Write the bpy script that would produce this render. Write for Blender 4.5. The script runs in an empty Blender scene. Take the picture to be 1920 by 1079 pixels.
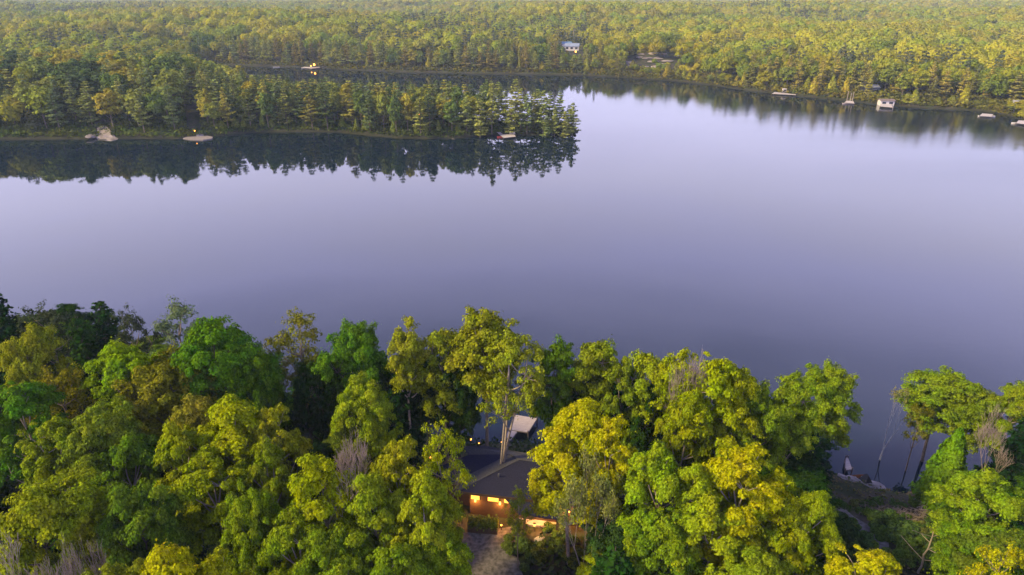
import bpy, math, random
import numpy as np
from mathutils import Vector, Matrix

# ------------------------------------------------------------------ camera, sky, sun, exposure
scene = bpy.context.scene
COL = scene.collection
CAM_H = 50.0
PITCH = math.radians(23.4)
F = 1280.0                      # focal length in photo pixels (1920 wide)
cam_d = bpy.data.cameras.new("camera")
cam = bpy.data.objects.new("camera", cam_d)
COL.objects.link(cam)
cam.location = (0, 0, CAM_H)
cam.rotation_euler = (math.radians(90) - PITCH, 0, 0)
cam_d.lens = 24.0
cam_d.sensor_width = 36.0
cam_d.clip_start = 0.5
cam_d.clip_end = 30000
scene.camera = cam

SUN_DIR = Vector((-0.78, -0.24, 0.60)).normalized()     # towards the sun
w = bpy.data.worlds.new("World")
scene.world = w
w.use_nodes = True
nt = w.node_tree
nt.nodes.clear()
out = nt.nodes.new("ShaderNodeOutputWorld")
sky = nt.nodes.new("ShaderNodeTexSky")
sky.sky_type = 'NISHITA'
sky.sun_disc = False
sky.sun_elevation = math.asin(SUN_DIR.z)
sky.sun_rotation = math.atan2(SUN_DIR.x, SUN_DIR.y)
bg1 = nt.nodes.new("ShaderNodeBackground")
bg1.inputs[1].default_value = 0.05
nt.links.new(sky.outputs[0], bg1.inputs[0])
# dusk glow: thin lavender cloud veil, paler and pinker low down
tc = nt.nodes.new("ShaderNodeTexCoord")
sep = nt.nodes.new("ShaderNodeSeparateXYZ")
nt.links.new(tc.outputs['Generated'], sep.inputs[0])
ramp = nt.nodes.new("ShaderNodeValToRGB")
cr = ramp.color_ramp
cr.elements[0].position = 0.0
cr.elements[0].color = (0.40, 0.33, 0.50, 1)
cr.elements[1].position = 1.0
cr.elements[1].color = (0.035, 0.045, 0.12, 1)
for p, c in ((0.12, (0.40, 0.36, 0.55, 1)), (0.19, (0.50, 0.45, 0.66, 1)), (0.25, (0.57, 0.515, 0.73, 1)), (0.31, (0.56, 0.515, 0.81, 1)), (0.37, (0.56, 0.52, 0.90, 1)),
             (0.43, (0.47, 0.44, 0.80, 1)), (0.49, (0.32, 0.30, 0.58, 1)), (0.57, (0.12, 0.13, 0.32, 1)), (0.70, (0.045, 0.055, 0.15, 1))):
    e = cr.elements.new(p)
    e.color = c
nz = nt.nodes.new("ShaderNodeTexNoise")
nz.inputs['Scale'].default_value = 2.2
nz.inputs['Detail'].default_value = 4.0
mp = nt.nodes.new("ShaderNodeMapping")
mp.inputs['Scale'].default_value = (1.0, 1.0, 5.0)
nt.links.new(tc.outputs['Generated'], mp.inputs[0])
nt.links.new(mp.outputs[0], nz.inputs['Vector'])
mm = nt.nodes.new("ShaderNodeMath")
mm.operation = 'MULTIPLY_ADD'
nt.links.new(nz.outputs[0], mm.inputs[0])
mm.inputs[1].default_value = 0.20
ad = nt.nodes.new("ShaderNodeMath")
ad.operation = 'SUBTRACT'
nt.links.new(sep.outputs[2], mm.inputs[2])
nt.links.new(mm.outputs[0], ad.inputs[0])
ad.inputs[1].default_value = 0.10
nt.links.new(ad.outputs[0], ramp.inputs[0])
bg2 = nt.nodes.new("ShaderNodeBackground")
bg2.inputs[1].default_value = 2.2
nt.links.new(ramp.outputs[0], bg2.inputs[0])
add = nt.nodes.new("ShaderNodeAddShader")
nt.links.new(bg1.outputs[0], add.inputs[0])
nt.links.new(bg2.outputs[0], add.inputs[1])
nt.links.new(add.outputs[0], out.inputs[0])

sun_d = bpy.data.lights.new("sun", 'SUN')
sun_d.energy = 5.0
sun_d.angle = math.radians(8)
sun_d.color = (1.0, 0.80, 0.30)
sun = bpy.data.objects.new("sun", sun_d)
COL.objects.link(sun)
sun.rotation_euler = SUN_DIR.to_track_quat('Z', 'Y').to_euler()
sun.location = (0, 0, 200)

scene.view_settings.view_transform = 'Standard'
scene.view_settings.look = 'None'
scene.view_settings.exposure = 0.6
scene.view_settings.gamma = 1.0
scene.render.engine = 'CYCLES'
cy = scene.cycles
cy.max_bounces = 5
cy.diffuse_bounces = 3
cy.glossy_bounces = 3
cy.transmission_bounces = 3
cy.volume_bounces = 1
cy.transparent_max_bounces = 4
cy.use_denoising = True
cy.sample_clamp_indirect = 6.0

# ------------------------------------------------------------------ helpers
CP, SP = math.cos(PITCH), math.sin(PITCH)

def ray(px, py):
    u, v = px - 960.0, py - 539.5
    return u, F * CP - v * SP, -(F * SP + v * CP)

def P(px, py, z=0.0):
    """pixel of the photo and a height -> world x, y"""
    dx, dy, dz = ray(px, py)
    t = (z - CAM_H) / dz
    return dx * t, dy * t

def proj(x, y, z):
    zz = z - CAM_H
    f = y * CP - zz * SP
    up = y * SP + zz * CP
    return 960 + F * x / f, 539.5 - F * up / f

def tag(o, label=None, cat=None, group=None, kind=None):
    if label: o['label'] = label
    if cat: o['category'] = cat
    if group: o['group'] = group
    if kind: o['kind'] = kind
    return o

def empty(name, loc, rz=0.0, scale=(1, 1, 1)):
    o = bpy.data.objects.new(name, None)
    COL.objects.link(o)
    o.location = loc
    o.rotation_euler = (0, 0, rz)
    o.scale = scale
    return o

def mesh_np(name, V, Fq, mats=None, attr=None, fm=None, smooth=False):
    """V (n,3), Fq (m,4) or (m,3) -> mesh"""
    me = bpy.data.meshes.new(name)
    V = np.asarray(V, dtype=np.float32)
    Fq = np.asarray(Fq, dtype=np.int32)
    k = Fq.shape[1]
    me.vertices.add(len(V))
    me.vertices.foreach_set("co", V.ravel())
    me.loops.add(Fq.size)
    me.loops.foreach_set("vertex_index", Fq.ravel())
    me.polygons.add(len(Fq))
    me.polygons.foreach_set("loop_start", np.arange(0, Fq.size, k, dtype=np.int32))
    if mats:
        for m in mats: me.materials.append(m)
    if fm is not None:
        me.polygons.foreach_set("material_index", np.asarray(fm, dtype=np.int32))
    if smooth:
        me.polygons.foreach_set("use_smooth", np.ones(len(Fq), dtype=bool))
    if attr is not None:
        a = me.attributes.new("tint", 'FLOAT_COLOR', 'FACE')
        a.data.foreach_set("color", np.asarray(attr, dtype=np.float32).ravel())
    me.update(calc_edges=True)
    return me

def link(name, me, parent=None):
    o = bpy.data.objects.new(name, me)
    COL.objects.link(o)
    if parent is not None: o.parent = parent
    return o

class MB:
    """collects boxes, prisms and tubes and links them as one mesh object"""
    def __init__(s):
        s.v = []; s.f = []
    def quad(s, pts):
        n = len(s.v); s.v += [tuple(p) for p in pts]; s.f.append(tuple(range(n, n + len(pts)))); return s
    def box(s, c, d, rz=0.0, M=None):
        n = len(s.v); ca, sa = math.cos(rz), math.sin(rz)
        for z in (-.5, .5):
            for x, y in ((-.5, -.5), (.5, -.5), (.5, .5), (-.5, .5)):
                X, Y, Z = x * d[0], y * d[1], z * d[2]
                s.v.append((c[0] + X * ca - Y * sa, c[1] + X * sa + Y * ca, c[2] + Z))
        for q in ((3, 2, 1, 0), (4, 5, 6, 7), (0, 1, 5, 4), (1, 2, 6, 5), (2, 3, 7, 6), (3, 0, 4, 7)):
            s.f.append(tuple(n + i for i in q))
        return s
    def prism(s, poly, z0, z1):
        n = len(s.v); k = len(poly)
        s.v += [(x, y, z0) for x, y in poly] + [(x, y, z1) for x, y in poly]
        s.f.append(tuple(range(n + k - 1, n - 1, -1))); s.f.append(tuple(range(n + k, n + 2 * k)))
        for i in range(k):
            j = (i + 1) % k
            s.f.append((n + i, n + j, n + k + j, n + k + i))
        return s
    def solid(s, top, drop):
        """a slab under a 3-d polygon"""
        n = len(s.v); k = len(top)
        s.v += [(x, y, z - drop) for x, y, z in top] + [tuple(p) for p in top]
        s.f.append(tuple(range(n + k - 1, n - 1, -1))); s.f.append(tuple(range(n + k, n + 2 * k)))
        for i in range(k):
            j = (i + 1) % k
            s.f.append((n + i, n + j, n + k + j, n + k + i))
        return s
    def tube(s, pts, rad, sides=8):
        V, Fc = tube_np([(np.array(pts, float), np.array(rad, float) if np.ndim(rad) else np.full(len(pts), float(rad)))], sides)
        n = len(s.v); s.v += [tuple(p) for p in V]; s.f += [tuple(int(n + i) for i in q) for q in Fc]
        # caps
        k = len(s.v)
        s.f.append(tuple(range(k - sides, k)))
        s.f.append(tuple(range(n + sides - 1, n - 1, -1)))
        return s
    def build(s, name, mat, parent=None):
        me = bpy.data.meshes.new(name)
        me.from_pydata(s.v, [], s.f); me.materials.append(mat); me.update()
        return link(name, me, parent)

def tube_np(lines, sides=6):
    """lines: list of (pts (n,3), radii (n,)) -> V, F"""
    Vs, Fs, n = [], [], 0
    ang = np.arange(sides) * 2 * math.pi / sides
    for pts, rad in lines:
        pts = np.asarray(pts, float)
        T = np.gradient(pts, axis=0)
        T /= np.linalg.norm(T, axis=1)[:, None] + 1e-9
        ref = np.array([0.0, 1.0, 0.13]) if abs(T[0][2]) > .8 else np.array([0.0, 0.0, 1.0])
        A = np.cross(T, ref); A /= np.linalg.norm(A, axis=1)[:, None] + 1e-9
        B = np.cross(T, A)
        ring = pts[:, None, :] + rad[:, None, None] * (np.cos(ang)[None, :, None] * A[:, None, :] + np.sin(ang)[None, :, None] * B[:, None, :])
        Vs.append(ring.reshape(-1, 3))
        k = len(pts)
        i = np.arange(k - 1)[:, None] * sides
        a = np.arange(sides)[None, :]; b = (a + 1) % sides
        Fs.append(np.stack([n + i + a, n + i + b, n + i + sides + b, n + i + sides + a], -1).reshape(-1, 4))
        n += k * sides
    return np.concatenate(Vs), np.concatenate(Fs)

# ------------------------------------------------------------------ materials
def nmat(name):
    m = bpy.data.materials.new(name); m.use_nodes = True
    n = m.node_tree.nodes; n.clear()
    o = n.new("ShaderNodeOutputMaterial")
    return m, n, m.node_tree.links, o

def solid_mat(name, c, rough=.7, var=.25, scale=3.0, bump=0.0, c2=None, spec=.3, detail=4, coord='Object', stretch=None, metal=0.0):
    m, n, l, o = nmat(name)
    b = n.new("ShaderNodeBsdfPrincipled")
    b.inputs['Roughness'].default_value = rough
    b.inputs['Specular IOR Level'].default_value = spec
    b.inputs['Metallic'].default_value = metal
    t = n.new("ShaderNodeTexCoord"); z = n.new("ShaderNodeTexNoise")
    z.inputs['Scale'].default_value = scale; z.inputs['Detail'].default_value = detail
    mpn = n.new("ShaderNodeMapping")
    if stretch: mpn.inputs['Scale'].default_value = stretch
    l.new(t.outputs[coord], mpn.inputs[0]); l.new(mpn.outputs[0], z.inputs['Vector'])
    r = n.new("ShaderNodeValToRGB")
    if c2 is None:
        c2 = tuple(min(1, x * (1 + var)) for x in c); c1 = tuple(x * (1 - var) for x in c)
    else: c1 = c
    r.color_ramp.elements[0].position = .3; r.color_ramp.elements[0].color = (*c1, 1)
    r.color_ramp.elements[1].position = .7; r.color_ramp.elements[1].color = (*c2, 1)
    l.new(z.outputs[0], r.inputs[0]); l.new(r.outputs[0], b.inputs['Base Color'])
    if bump:
        bp = n.new("ShaderNodeBump"); bp.inputs['Strength'].default_value = bump; bp.inputs['Distance'].default_value = .1
        l.new(z.outputs[0], bp.inputs['Height']); l.new(bp.outputs[0], b.inputs['Normal'])
    l.new(b.outputs[0], o.inputs[0])
    return m

def leaf_mat(name, source='object', transl=.18, island=True):
    """foliage: colour from the object (or the per-tree face attribute), varied leaf by leaf, with light through the leaves"""
    m, n, l, o = nmat(name)
    if source == 'object':
        src = n.new("ShaderNodeObjectInfo"); col = src.outputs['Color']
    else:
        src = n.new("ShaderNodeAttribute"); src.attribute_name = "tint"; col = src.outputs['Color']
    hs = n.new("ShaderNodeHueSaturation")
    l.new(col, hs.inputs['Color'])
    g = n.new("ShaderNodeNewGeometry")
    mr = n.new("ShaderNodeMapRange"); mr.inputs[3].default_value, mr.inputs[4].default_value = (.5, 1.55) if source == 'object' else (.86, 1.14)
    l.new(g.outputs['Random Per Island'], mr.inputs[0]); l.new(mr.outputs[0], hs.inputs['Value'])
    t = n.new("ShaderNodeTexCoord"); z = n.new("ShaderNodeTexNoise"); z.inputs['Scale'].default_value = .45 if source == 'object' else .12
    z.inputs['Detail'].default_value = 2
    l.new(t.outputs['Object'], z.inputs['Vector'])
    mh = n.new("ShaderNodeMapRange"); mh.inputs[1].default_value = .3; mh.inputs[2].default_value = .7
    mh.inputs[3].default_value = .478; mh.inputs[4].default_value = .518
    l.new(z.outputs[0], mh.inputs[0]); l.new(mh.outputs[0], hs.inputs['Hue'])
    d = n.new("ShaderNodeBsdfDiffuse"); tr = n.new("ShaderNodeBsdfTranslucent")
    l.new(hs.outputs[0], d.inputs[0]); l.new(hs.outputs[0], tr.inputs[0])
    mx = n.new("ShaderNodeMixShader"); mx.inputs[0].default_value = transl
    l.new(d.outputs[0], mx.inputs[1]); l.new(tr.outputs[0], mx.inputs[2])
    l.new(mx.outputs[0], o.inputs[0])
    return m

def emit_mat(name, c, s):
    m, n, l, o = nmat(name)
    e = n.new("ShaderNodeEmission"); e.inputs[0].default_value = (*c, 1); e.inputs[1].default_value = s
    l.new(e.outputs[0], o.inputs[0]); return m

LEAF = leaf_mat("leaf", transl=.26)
NEEDLE = leaf_mat("needle", transl=.1)
FARLEAF = leaf_mat("forest_leaf", 'tint', transl=.12)
BARK = solid_mat("bark", (.07, .055, .042), .9, .4, 6, .4)
BARK_MID = solid_mat("bark_mid", (.17, .13, .10), .9, .35, 5, .3)
BARK_PALE = solid_mat("bark_pale", (.30, .24, .20), .85, .3, 4, .2)
BARK_BIRCH = solid_mat("bark_birch", (.50, .46, .42), .8, .3, 3, .1)
DEAD = solid_mat("dead_wood", (.24, .185, .165), .9, .25, 4, .2)
ROCK = solid_mat("rock", (.10, .085, .085), .9, .3, 1.2, .5, c2=(.30, .25, .25))
DECKW = solid_mat("deck_wood", (.33, .27, .27), .8, .2, 2.0, .1, stretch=(1, 6, 1))
DECKG = solid_mat("deck_grey", (.40, .35, .36), .8, .25, 2.0, .1, stretch=(5, 1, 1))
POSTM = solid_mat("post_wood", (.12, .09, .08), .9, .3, 3)
WHITE = solid_mat("white_paint", (.55, .50, .49), .5, .08, 1)
SHING = solid_mat("shingle", (.018, .018, .046), .9, .3, 9, .3, spec=.1)
SHING_SKYLIT = solid_mat("shingle_skylit", (.060, .058, .076), .9, .25, 9, .3, spec=.1)  # same shingle coloured paler: sky light painted onto the slopes that face it
CEDAR = solid_mat("cedar_siding", (.075, .042, .022), .7, .35, 4, .1, stretch=(1, 1, 8))
DARKWD = solid_mat("dark_timber", (.06, .035, .025), .6, .3, 4)
METAL = solid_mat("metal_grey", (.25, .25, .28), .4, .1, 3, metal=.6)
GRAVEL = solid_mat("gravel", (.075, .066, .062), 1.0, .3, 2.6, .6, c2=(.23, .20, .195), detail=15, coord='Object', spec=.05)
BLUEROOF = solid_mat("blue_roof", (.20, .23, .32), .6, .15, 1)
REDP = solid_mat("red_plastic", (.45, .06, .03), .5, .1, 2)
YELF = solid_mat("yellow_fabric", (.55, .42, .18), .8, .1, 2)
GLASSD = solid_mat("dark_glass", (.02, .025, .035), .1, .1, 1, spec=.6)
LAMPE = emit_mat("lamp_glow", (1.0, .36, .05), 5.5)
WINE = emit_mat("window_glow", (1.0, .42, .05), 2.2)

# ground: forest floor, leaf litter, moss; rock near the water line
def ground_mat():
    m, n, l, o = nmat("forest_floor")
    b = n.new("ShaderNodeBsdfPrincipled"); b.inputs['Roughness'].default_value = .95; b.inputs['Specular IOR Level'].default_value = .1
    t = n.new("ShaderNodeTexCoord")
    z1 = n.new("ShaderNodeTexNoise"); z1.inputs['Scale'].default_value = .12; z1.inputs['Detail'].default_value = 8
    z2 = n.new("ShaderNodeTexNoise"); z2.inputs['Scale'].default_value = 1.6; z2.inputs['Detail'].default_value = 8
    l.new(t.outputs['Object'], z1.inputs['Vector']); l.new(t.outputs['Object'], z2.inputs['Vector'])
    r1 = n.new("ShaderNodeValToRGB"); r1.color_ramp.elements[0].position = .35; r1.color_ramp.elements[1].position = .65
    r1.color_ramp.elements[0].color = (.020, .030, .010, 1); r1.color_ramp.elements[1].color = (.045, .055, .018, 1)
    r2 = n.new("ShaderNodeValToRGB"); r2.color_ramp.elements[0].position = .35; r2.color_ramp.elements[1].position = .7
    r2.color_ramp.elements[0].color = (.035, .030, .022, 1); r2.color_ramp.elements[1].color = (.085, .065, .05, 1)
    l.new(z1.outputs[0], r1.inputs[0]); l.new(z2.outputs[0], r2.inputs[0])
    mx = n.new("ShaderNodeMixRGB")
    mr = n.new("ShaderNodeMapRange"); mr.inputs[1].default_value = .42; mr.inputs[2].default_value = .58
    z3 = n.new("ShaderNodeTexNoise"); z3.inputs['Scale'].default_value = .35; z3.inputs['Detail'].default_value = 5
    l.new(t.outputs['Object'], z3.inputs['Vector']); l.new(z3.outputs[0], mr.inputs[0]); l.new(mr.outputs[0], mx.inputs[0])
    l.new(r1.outputs[0], mx.inputs[1]); l.new(r2.outputs[0], mx.inputs[2])
    # shore band: bare stone and soil by height
    s = n.new("ShaderNodeSeparateXYZ"); l.new(t.outputs['Object'], s.inputs[0])
    ad = n.new("ShaderNodeMath"); ad.operation = 'MULTIPLY_ADD'; l.new(z2.outputs[0], ad.inputs[0]); ad.inputs[1].default_value = .9; l.new(s.outputs[2], ad.inputs[2])
    ms = n.new("ShaderNodeMapRange"); ms.inputs[1].default_value = 1.15; ms.inputs[2].default_value = .8; l.new(ad.outputs[0], ms.inputs[0])
    mx2 = n.new("ShaderNodeMixRGB"); l.new(ms.outputs[0], mx2.inputs[0]); l.new(mx.outputs[0], mx2.inputs[1]); mx2.inputs[2].default_value = (.032, .032, .018, 1)
    l.new(mx2.outputs[0], b.inputs['Base Color'])
    bp = n.new("ShaderNodeBump"); bp.inputs['Strength'].default_value = .5; bp.inputs['Distance'].default_value = .2
    l.new(z2.outputs[0], bp.inputs['Height']); l.new(bp.outputs[0], b.inputs['Normal'])
    l.new(b.outputs[0], o.inputs[0]); return m

def water_mat():
    m, n, l, o = nmat("lake_water")
    b = n.new("ShaderNodeBsdfPrincipled")
    b.inputs['Base Color'].default_value = (.003, .010, .018, 1)
    b.inputs['IOR'].default_value = 1.333
    b.inputs['Specular IOR Level'].default_value = .5
    t = n.new("ShaderNodeTexCoord")
    # calm near the wooded point, brushed by a light breeze to the right: world-space patches
    mpn = n.new("ShaderNodeMapping"); mpn.inputs['Scale'].default_value = (.006, .02, 1); mpn.inputs['Rotation'].default_value = (0, 0, .35)
    l.new(t.outputs['Object'], mpn.inputs[0])
    z = n.new("ShaderNodeTexNoise"); z.inputs['Scale'].default_value = 1.0; z.inputs['Detail'].default_value = 5; z.inputs['Distortion'].default_value = .6
    l.new(mpn.outputs[0], z.inputs['Vector'])
    s = n.new("ShaderNodeSeparateXYZ"); l.new(t.outputs['Object'], s.inputs[0])
    mx_ = n.new("ShaderNodeMapRange"); mx_.inputs[1].default_value = 10; mx_.inputs[2].default_value = 130
    l.new(s.outputs[0], mx_.inputs[0])
    zr = n.new("ShaderNodeMapRange"); zr.inputs[1].default_value = .40; zr.inputs[2].default_value = .62; zr.inputs[3].default_value = .25; zr.inputs[4].default_value = 1.0
    l.new(z.outputs[0], zr.inputs[0])
    mu = n.new("ShaderNodeMath"); mu.operation = 'MULTIPLY'; l.new(mx_.outputs[0], mu.inputs[0]); l.new(zr.outputs[0], mu.inputs[1])
    rr = n.new("ShaderNodeMapRange"); rr.inputs[3].default_value = .015; rr.inputs[4].default_value = .13
    l.new(mu.outputs[0], rr.inputs[0]); l.new(rr.outputs[0], b.inputs['Roughness'])
    w1 = n.new("ShaderNodeTexNoise"); w1.inputs['Scale'].default_value = .55; w1.inputs['Detail'].default_value = 3
    m2 = n.new("ShaderNodeMapping"); m2.inputs['Scale'].default_value = (.6, 1.5, 1)
    l.new(t.outputs['Object'], m2.inputs[0]); l.new(m2.outputs[0], w1.inputs['Vector'])
    bp = n.new("ShaderNodeBump"); bp.inputs['Distance'].default_value = .045
    br = n.new("ShaderNodeMapRange"); br.inputs[3].default_value = .10; br.inputs[4].default_value = .8
    my_ = n.new('ShaderNodeMapRange'); my_.inputs[1].default_value = 110; my_.inputs[2].default_value = 270; my_.inputs[3].default_value = .10
    l.new(s.outputs[1], my_.inputs[0]); mu2 = n.new('ShaderNodeMath'); mu2.operation = 'MULTIPLY'; l.new(mu.outputs[0], mu2.inputs[0]); l.new(my_.outputs[0], mu2.inputs[1])
    l.new(mu2.outputs[0], br.inputs[0]); l.new(br.outputs[0], bp.inputs['Strength'])
    l.new(w1.outputs[0], bp.inputs['Height']); l.new(bp.outputs[0], b.inputs['Normal'])
    l.new(b.outputs[0], o.inputs[0]); return m

# ------------------------------------------------------------------ lake outline and terrain height
near_shore = [(-900, 170), (-400, 135), (-200, 115), (-120, 102), (-80, 93), (-50, 83), (-25, 75), (-12, 70.5), (-6, 67.5), (0, 67.3), (6, 68), (15, 68),
              (28, 66), (34, 63.5), (37, 60.5), (42, 59.2), (50, 59.5), (60, 61), (80, 64), (120, 66), (200, 80), (400, 110), (900, 120)]
right_world = [(900, 260), (420, 230), (300, 262), (250, 282)]
far_px = [(1920, 226), (1880, 214), (1840, 209), (1740, 204), (1660, 198), (1600, 191), (1500, 181), (1400, 170), (1340, 161), (1270, 153),
          (1200, 148), (1100, 142), (1000, 140), (900, 139), (760, 136), (640, 131), (600, 128), (530, 126), (430, 123), (385, 121)]
west_px = [(370, 124), (372, 132), (385, 145), (400, 158), (425, 176), (460, 196), (520, 208), (650, 217), (800, 225), (880, 231), (950, 235), (1040, 238)]
pen_px = [(1086, 245), (1088, 249), (1060, 252), (1000, 254), (955, 253), (930, 253), (890, 256), (860, 259), (800, 261), (740, 259), (700, 255), (640, 249),
          (560, 247), (470, 249), (400, 256), (350, 259), (320, 261), (240, 260), (120, 261), (0, 262), (-150, 262), (-600, 258)]
LAKE = near_shore + right_world + [P(*q) for q in far_px] + [P(*q) for q in west_px] + [P(*q) for q in pen_px] + [(-900, 262)]
LAKE = np.array(LAKE)

def sdist(X, Y):
    """distance to the shoreline, negative on the lake"""
    X = np.asarray(X, float); Y = np.asarray(Y, float)
    best = np.full(X.shape, 1e9); inside = np.zeros(X.shape, bool)
    n = len(LAKE)
    for i in range(n):
        a = LAKE[i]; b = LAKE[(i + 1) % n]
        ex, ey = b - a
        t = np.clip(((X - a[0]) * ex + (Y - a[1]) * ey) / (ex * ex + ey * ey), 0, 1)
        d = np.hypot(X - a[0] - t * ex, Y - a[1] - t * ey)
        best = np.minimum(best, d)
        c = ((a[1] > Y) != (b[1] > Y))
        with np.errstate(divide='ignore', invalid='ignore'):
            xi = (b[0] - a[0]) * (Y - a[1]) / (b[1] - a[1]) + a[0]
        inside ^= c & (X < xi)
    return np.where(inside, -best, best)

def lumps(X, Y, s, seed=0):
    k = seed * 1.7
    return (np.sin(X / s + 1.3 + k) * np.cos(Y / s * 1.13 + .4 + k) + .6 * np.sin(X / s * 2.3 + Y / s * 1.1 + 2 + k) + .4 * np.cos(Y / s * 2.9 - X / s * 1.7 + k)) / 2.0

def height(X, Y, d=None):
    X = np.asarray(X, float); Y = np.asarray(Y, float)
    wob = 1.4 * lumps(X, Y, 3.1, 1) + 1.0 * lumps(X, Y, 7.0, 2)
    if d is None: d = sdist(X, Y)
    dd = d + np.where(np.abs(d) < 30, wob * .55, 0)
    near = Y < 110
    base = np.where(near, 4.7 * np.clip((dd) / 15.0, 0, 1) ** .8, 3.0 * np.clip(dd / 22.0, 0, 1) ** .8)
    bank = .55 * np.clip(dd / .8, 0, 1)
    h = np.where(dd > 0, bank + base, np.maximum(-2.5, dd * .35))
    land = np.clip((d - 25) / 120, 0, 1)
    far = np.clip((Y - 330) / 500, 0, 1)
    h = h + land * far * (15 * lumps(X, Y, 170, 3) + 9)
    h = h + np.clip((Y - 1300) / 1500, 0, 1) * (16 * lumps(X, Y, 480, 5) + 8)
    # level ground under the blue-roofed house, open rocky slope, low ridge on the left shore
    wa = np.clip(1.35 - np.hypot(X - 46, Y - 553) / 30, 0, 1)
    h = h * (1 - wa) + 9.0 * wa
    wb = np.clip(1.25 - np.abs(X - 104) / 34, 0, 1) * np.clip((Y - 462) / 10, 0, 1) * np.clip((524 - Y) / 12, 0, 1)
    h = h * (1 - wb) + (3.5 + .17 * (Y - 470)) * wb
    h = h + np.where((d > 1) & (Y > 150), 7.5 * np.clip((d - 1) / 22, 0, 1) * np.exp(-((X + 205) ** 2) / 7000.0 - ((Y - 315) ** 2) / 2200.0), 0)
    h = h + np.where(near, np.where(d > 0, .25 * lumps(X, Y, 5, 4) * np.clip(d / 4, 0, 1), 0), 0)
    # levelled plot for the cottage and its drive
    kx = np.clip((13.5 - np.abs(X)) / 3, 0, 1) * np.clip((60 - Y) / 3, 0, 1) * np.clip((Y - 20) / 3, 0, 1) * near
    return h * (1 - kx) + 4.6 * kx

EDGES = [(float(LAKE[i][0]), float(LAKE[i][1]), float(LAKE[(i + 1) % len(LAKE)][0]), float(LAKE[(i + 1) % len(LAKE)][1])) for i in range(len(LAKE))]
def sd1(x, y):
    best = 1e18; ins = False
    for ax, ay, bx, by in EDGES:
        ex = bx - ax; ey = by - ay
        t = ((x - ax) * ex + (y - ay) * ey) / (ex * ex + ey * ey)
        t = 0.0 if t < 0 else 1.0 if t > 1 else t
        dx = x - ax - t * ex; dy = y - ay - t * ey
        q = dx * dx + dy * dy
        if q < best: best = q
        if (ay > y) != (by > y) and x < ex * (y - ay) / ey + ax: ins = not ins
    return -math.sqrt(best) if ins else math.sqrt(best)

def H(x, y):
    return float(height(np.array([x]), np.array([y]), np.array([sd1(x, y)]))[0])

def axis(parts):
    out = []
    for a, b, s in parts:
        out.append(np.arange(a, b, s))
    return np.concatenate(out + [np.array([parts[-1][1]])])

xs = axis([(-7000, -2000, 250), (-2000, -700, 50), (-700, -260, 8), (-260, -70, 3), (-70, 70, 1.2), (70, 260, 3), (260, 700, 8), (700, 2000, 50), (2000, 7000, 250)])
ys = axis([(-120, 20, 8), (20, 72, 1.2), (72, 110, 3), (110, 245, 9), (245, 320, 2), (320, 560, 4), (560, 1200, 20), (1200, 4000, 70), (4000, 9000, 250)])
GX, GY = np.meshgrid(xs, ys)
GZ = height(GX, GY)
nx, ny = len(xs), len(ys)
V = np.stack([GX, GY, GZ], -1).reshape(-1, 3)
i = np.arange(ny - 1)[:, None] * nx + np.arange(nx - 1)[None, :]
Fq = np.stack([i, i + 1, i + 1 + nx, i + nx], -1).reshape(-1, 4)
tag(link("ground", mesh_np("ground", V, Fq, [ground_mat()], smooth=True)), kind='structure')

wm = MB(); wm.quad([(-2500, -60, 0), (2500, -60, 0), (2500, 900, 0), (-2500, 900, 0)])
tag(wm.build("water", water_mat()), kind='structure')

# ------------------------------------------------------------------ foliage generators
def cards(rng, C, N, size, asp=1.5):
    """one leaf spray (kite-shaped quad) per centre"""
    n = len(C)
    N = N / (np.linalg.norm(N, axis=1)[:, None] + 1e-9)
    R_ = rng.normal(size=(n, 3))
    U = np.cross(N, R_); U /= np.linalg.norm(U, axis=1)[:, None] + 1e-9
    W = np.cross(N, U)
    s = size * rng.uniform(.6, 1.35, n)[:, None] if np.ndim(size) == 0 else (size * rng.uniform(.7, 1.3, n))[:, None]
    a = C - U * s * .5 * asp
    b = C + W * s * .5 - U * s * .1
    c = C + U * s * .5 * asp
    d = C - W * s * .5 - U * s * .1
    V = np.stack([a, b, c, d], 1).reshape(-1, 3)
    return V, np.arange(4 * n).reshape(-1, 4)

def bez(a, b, c, n=5):
    t = np.linspace(0, 1, n)[:, None]
    return (1 - t) ** 2 * a + 2 * t * (1 - t) * b + t * t * c

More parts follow.
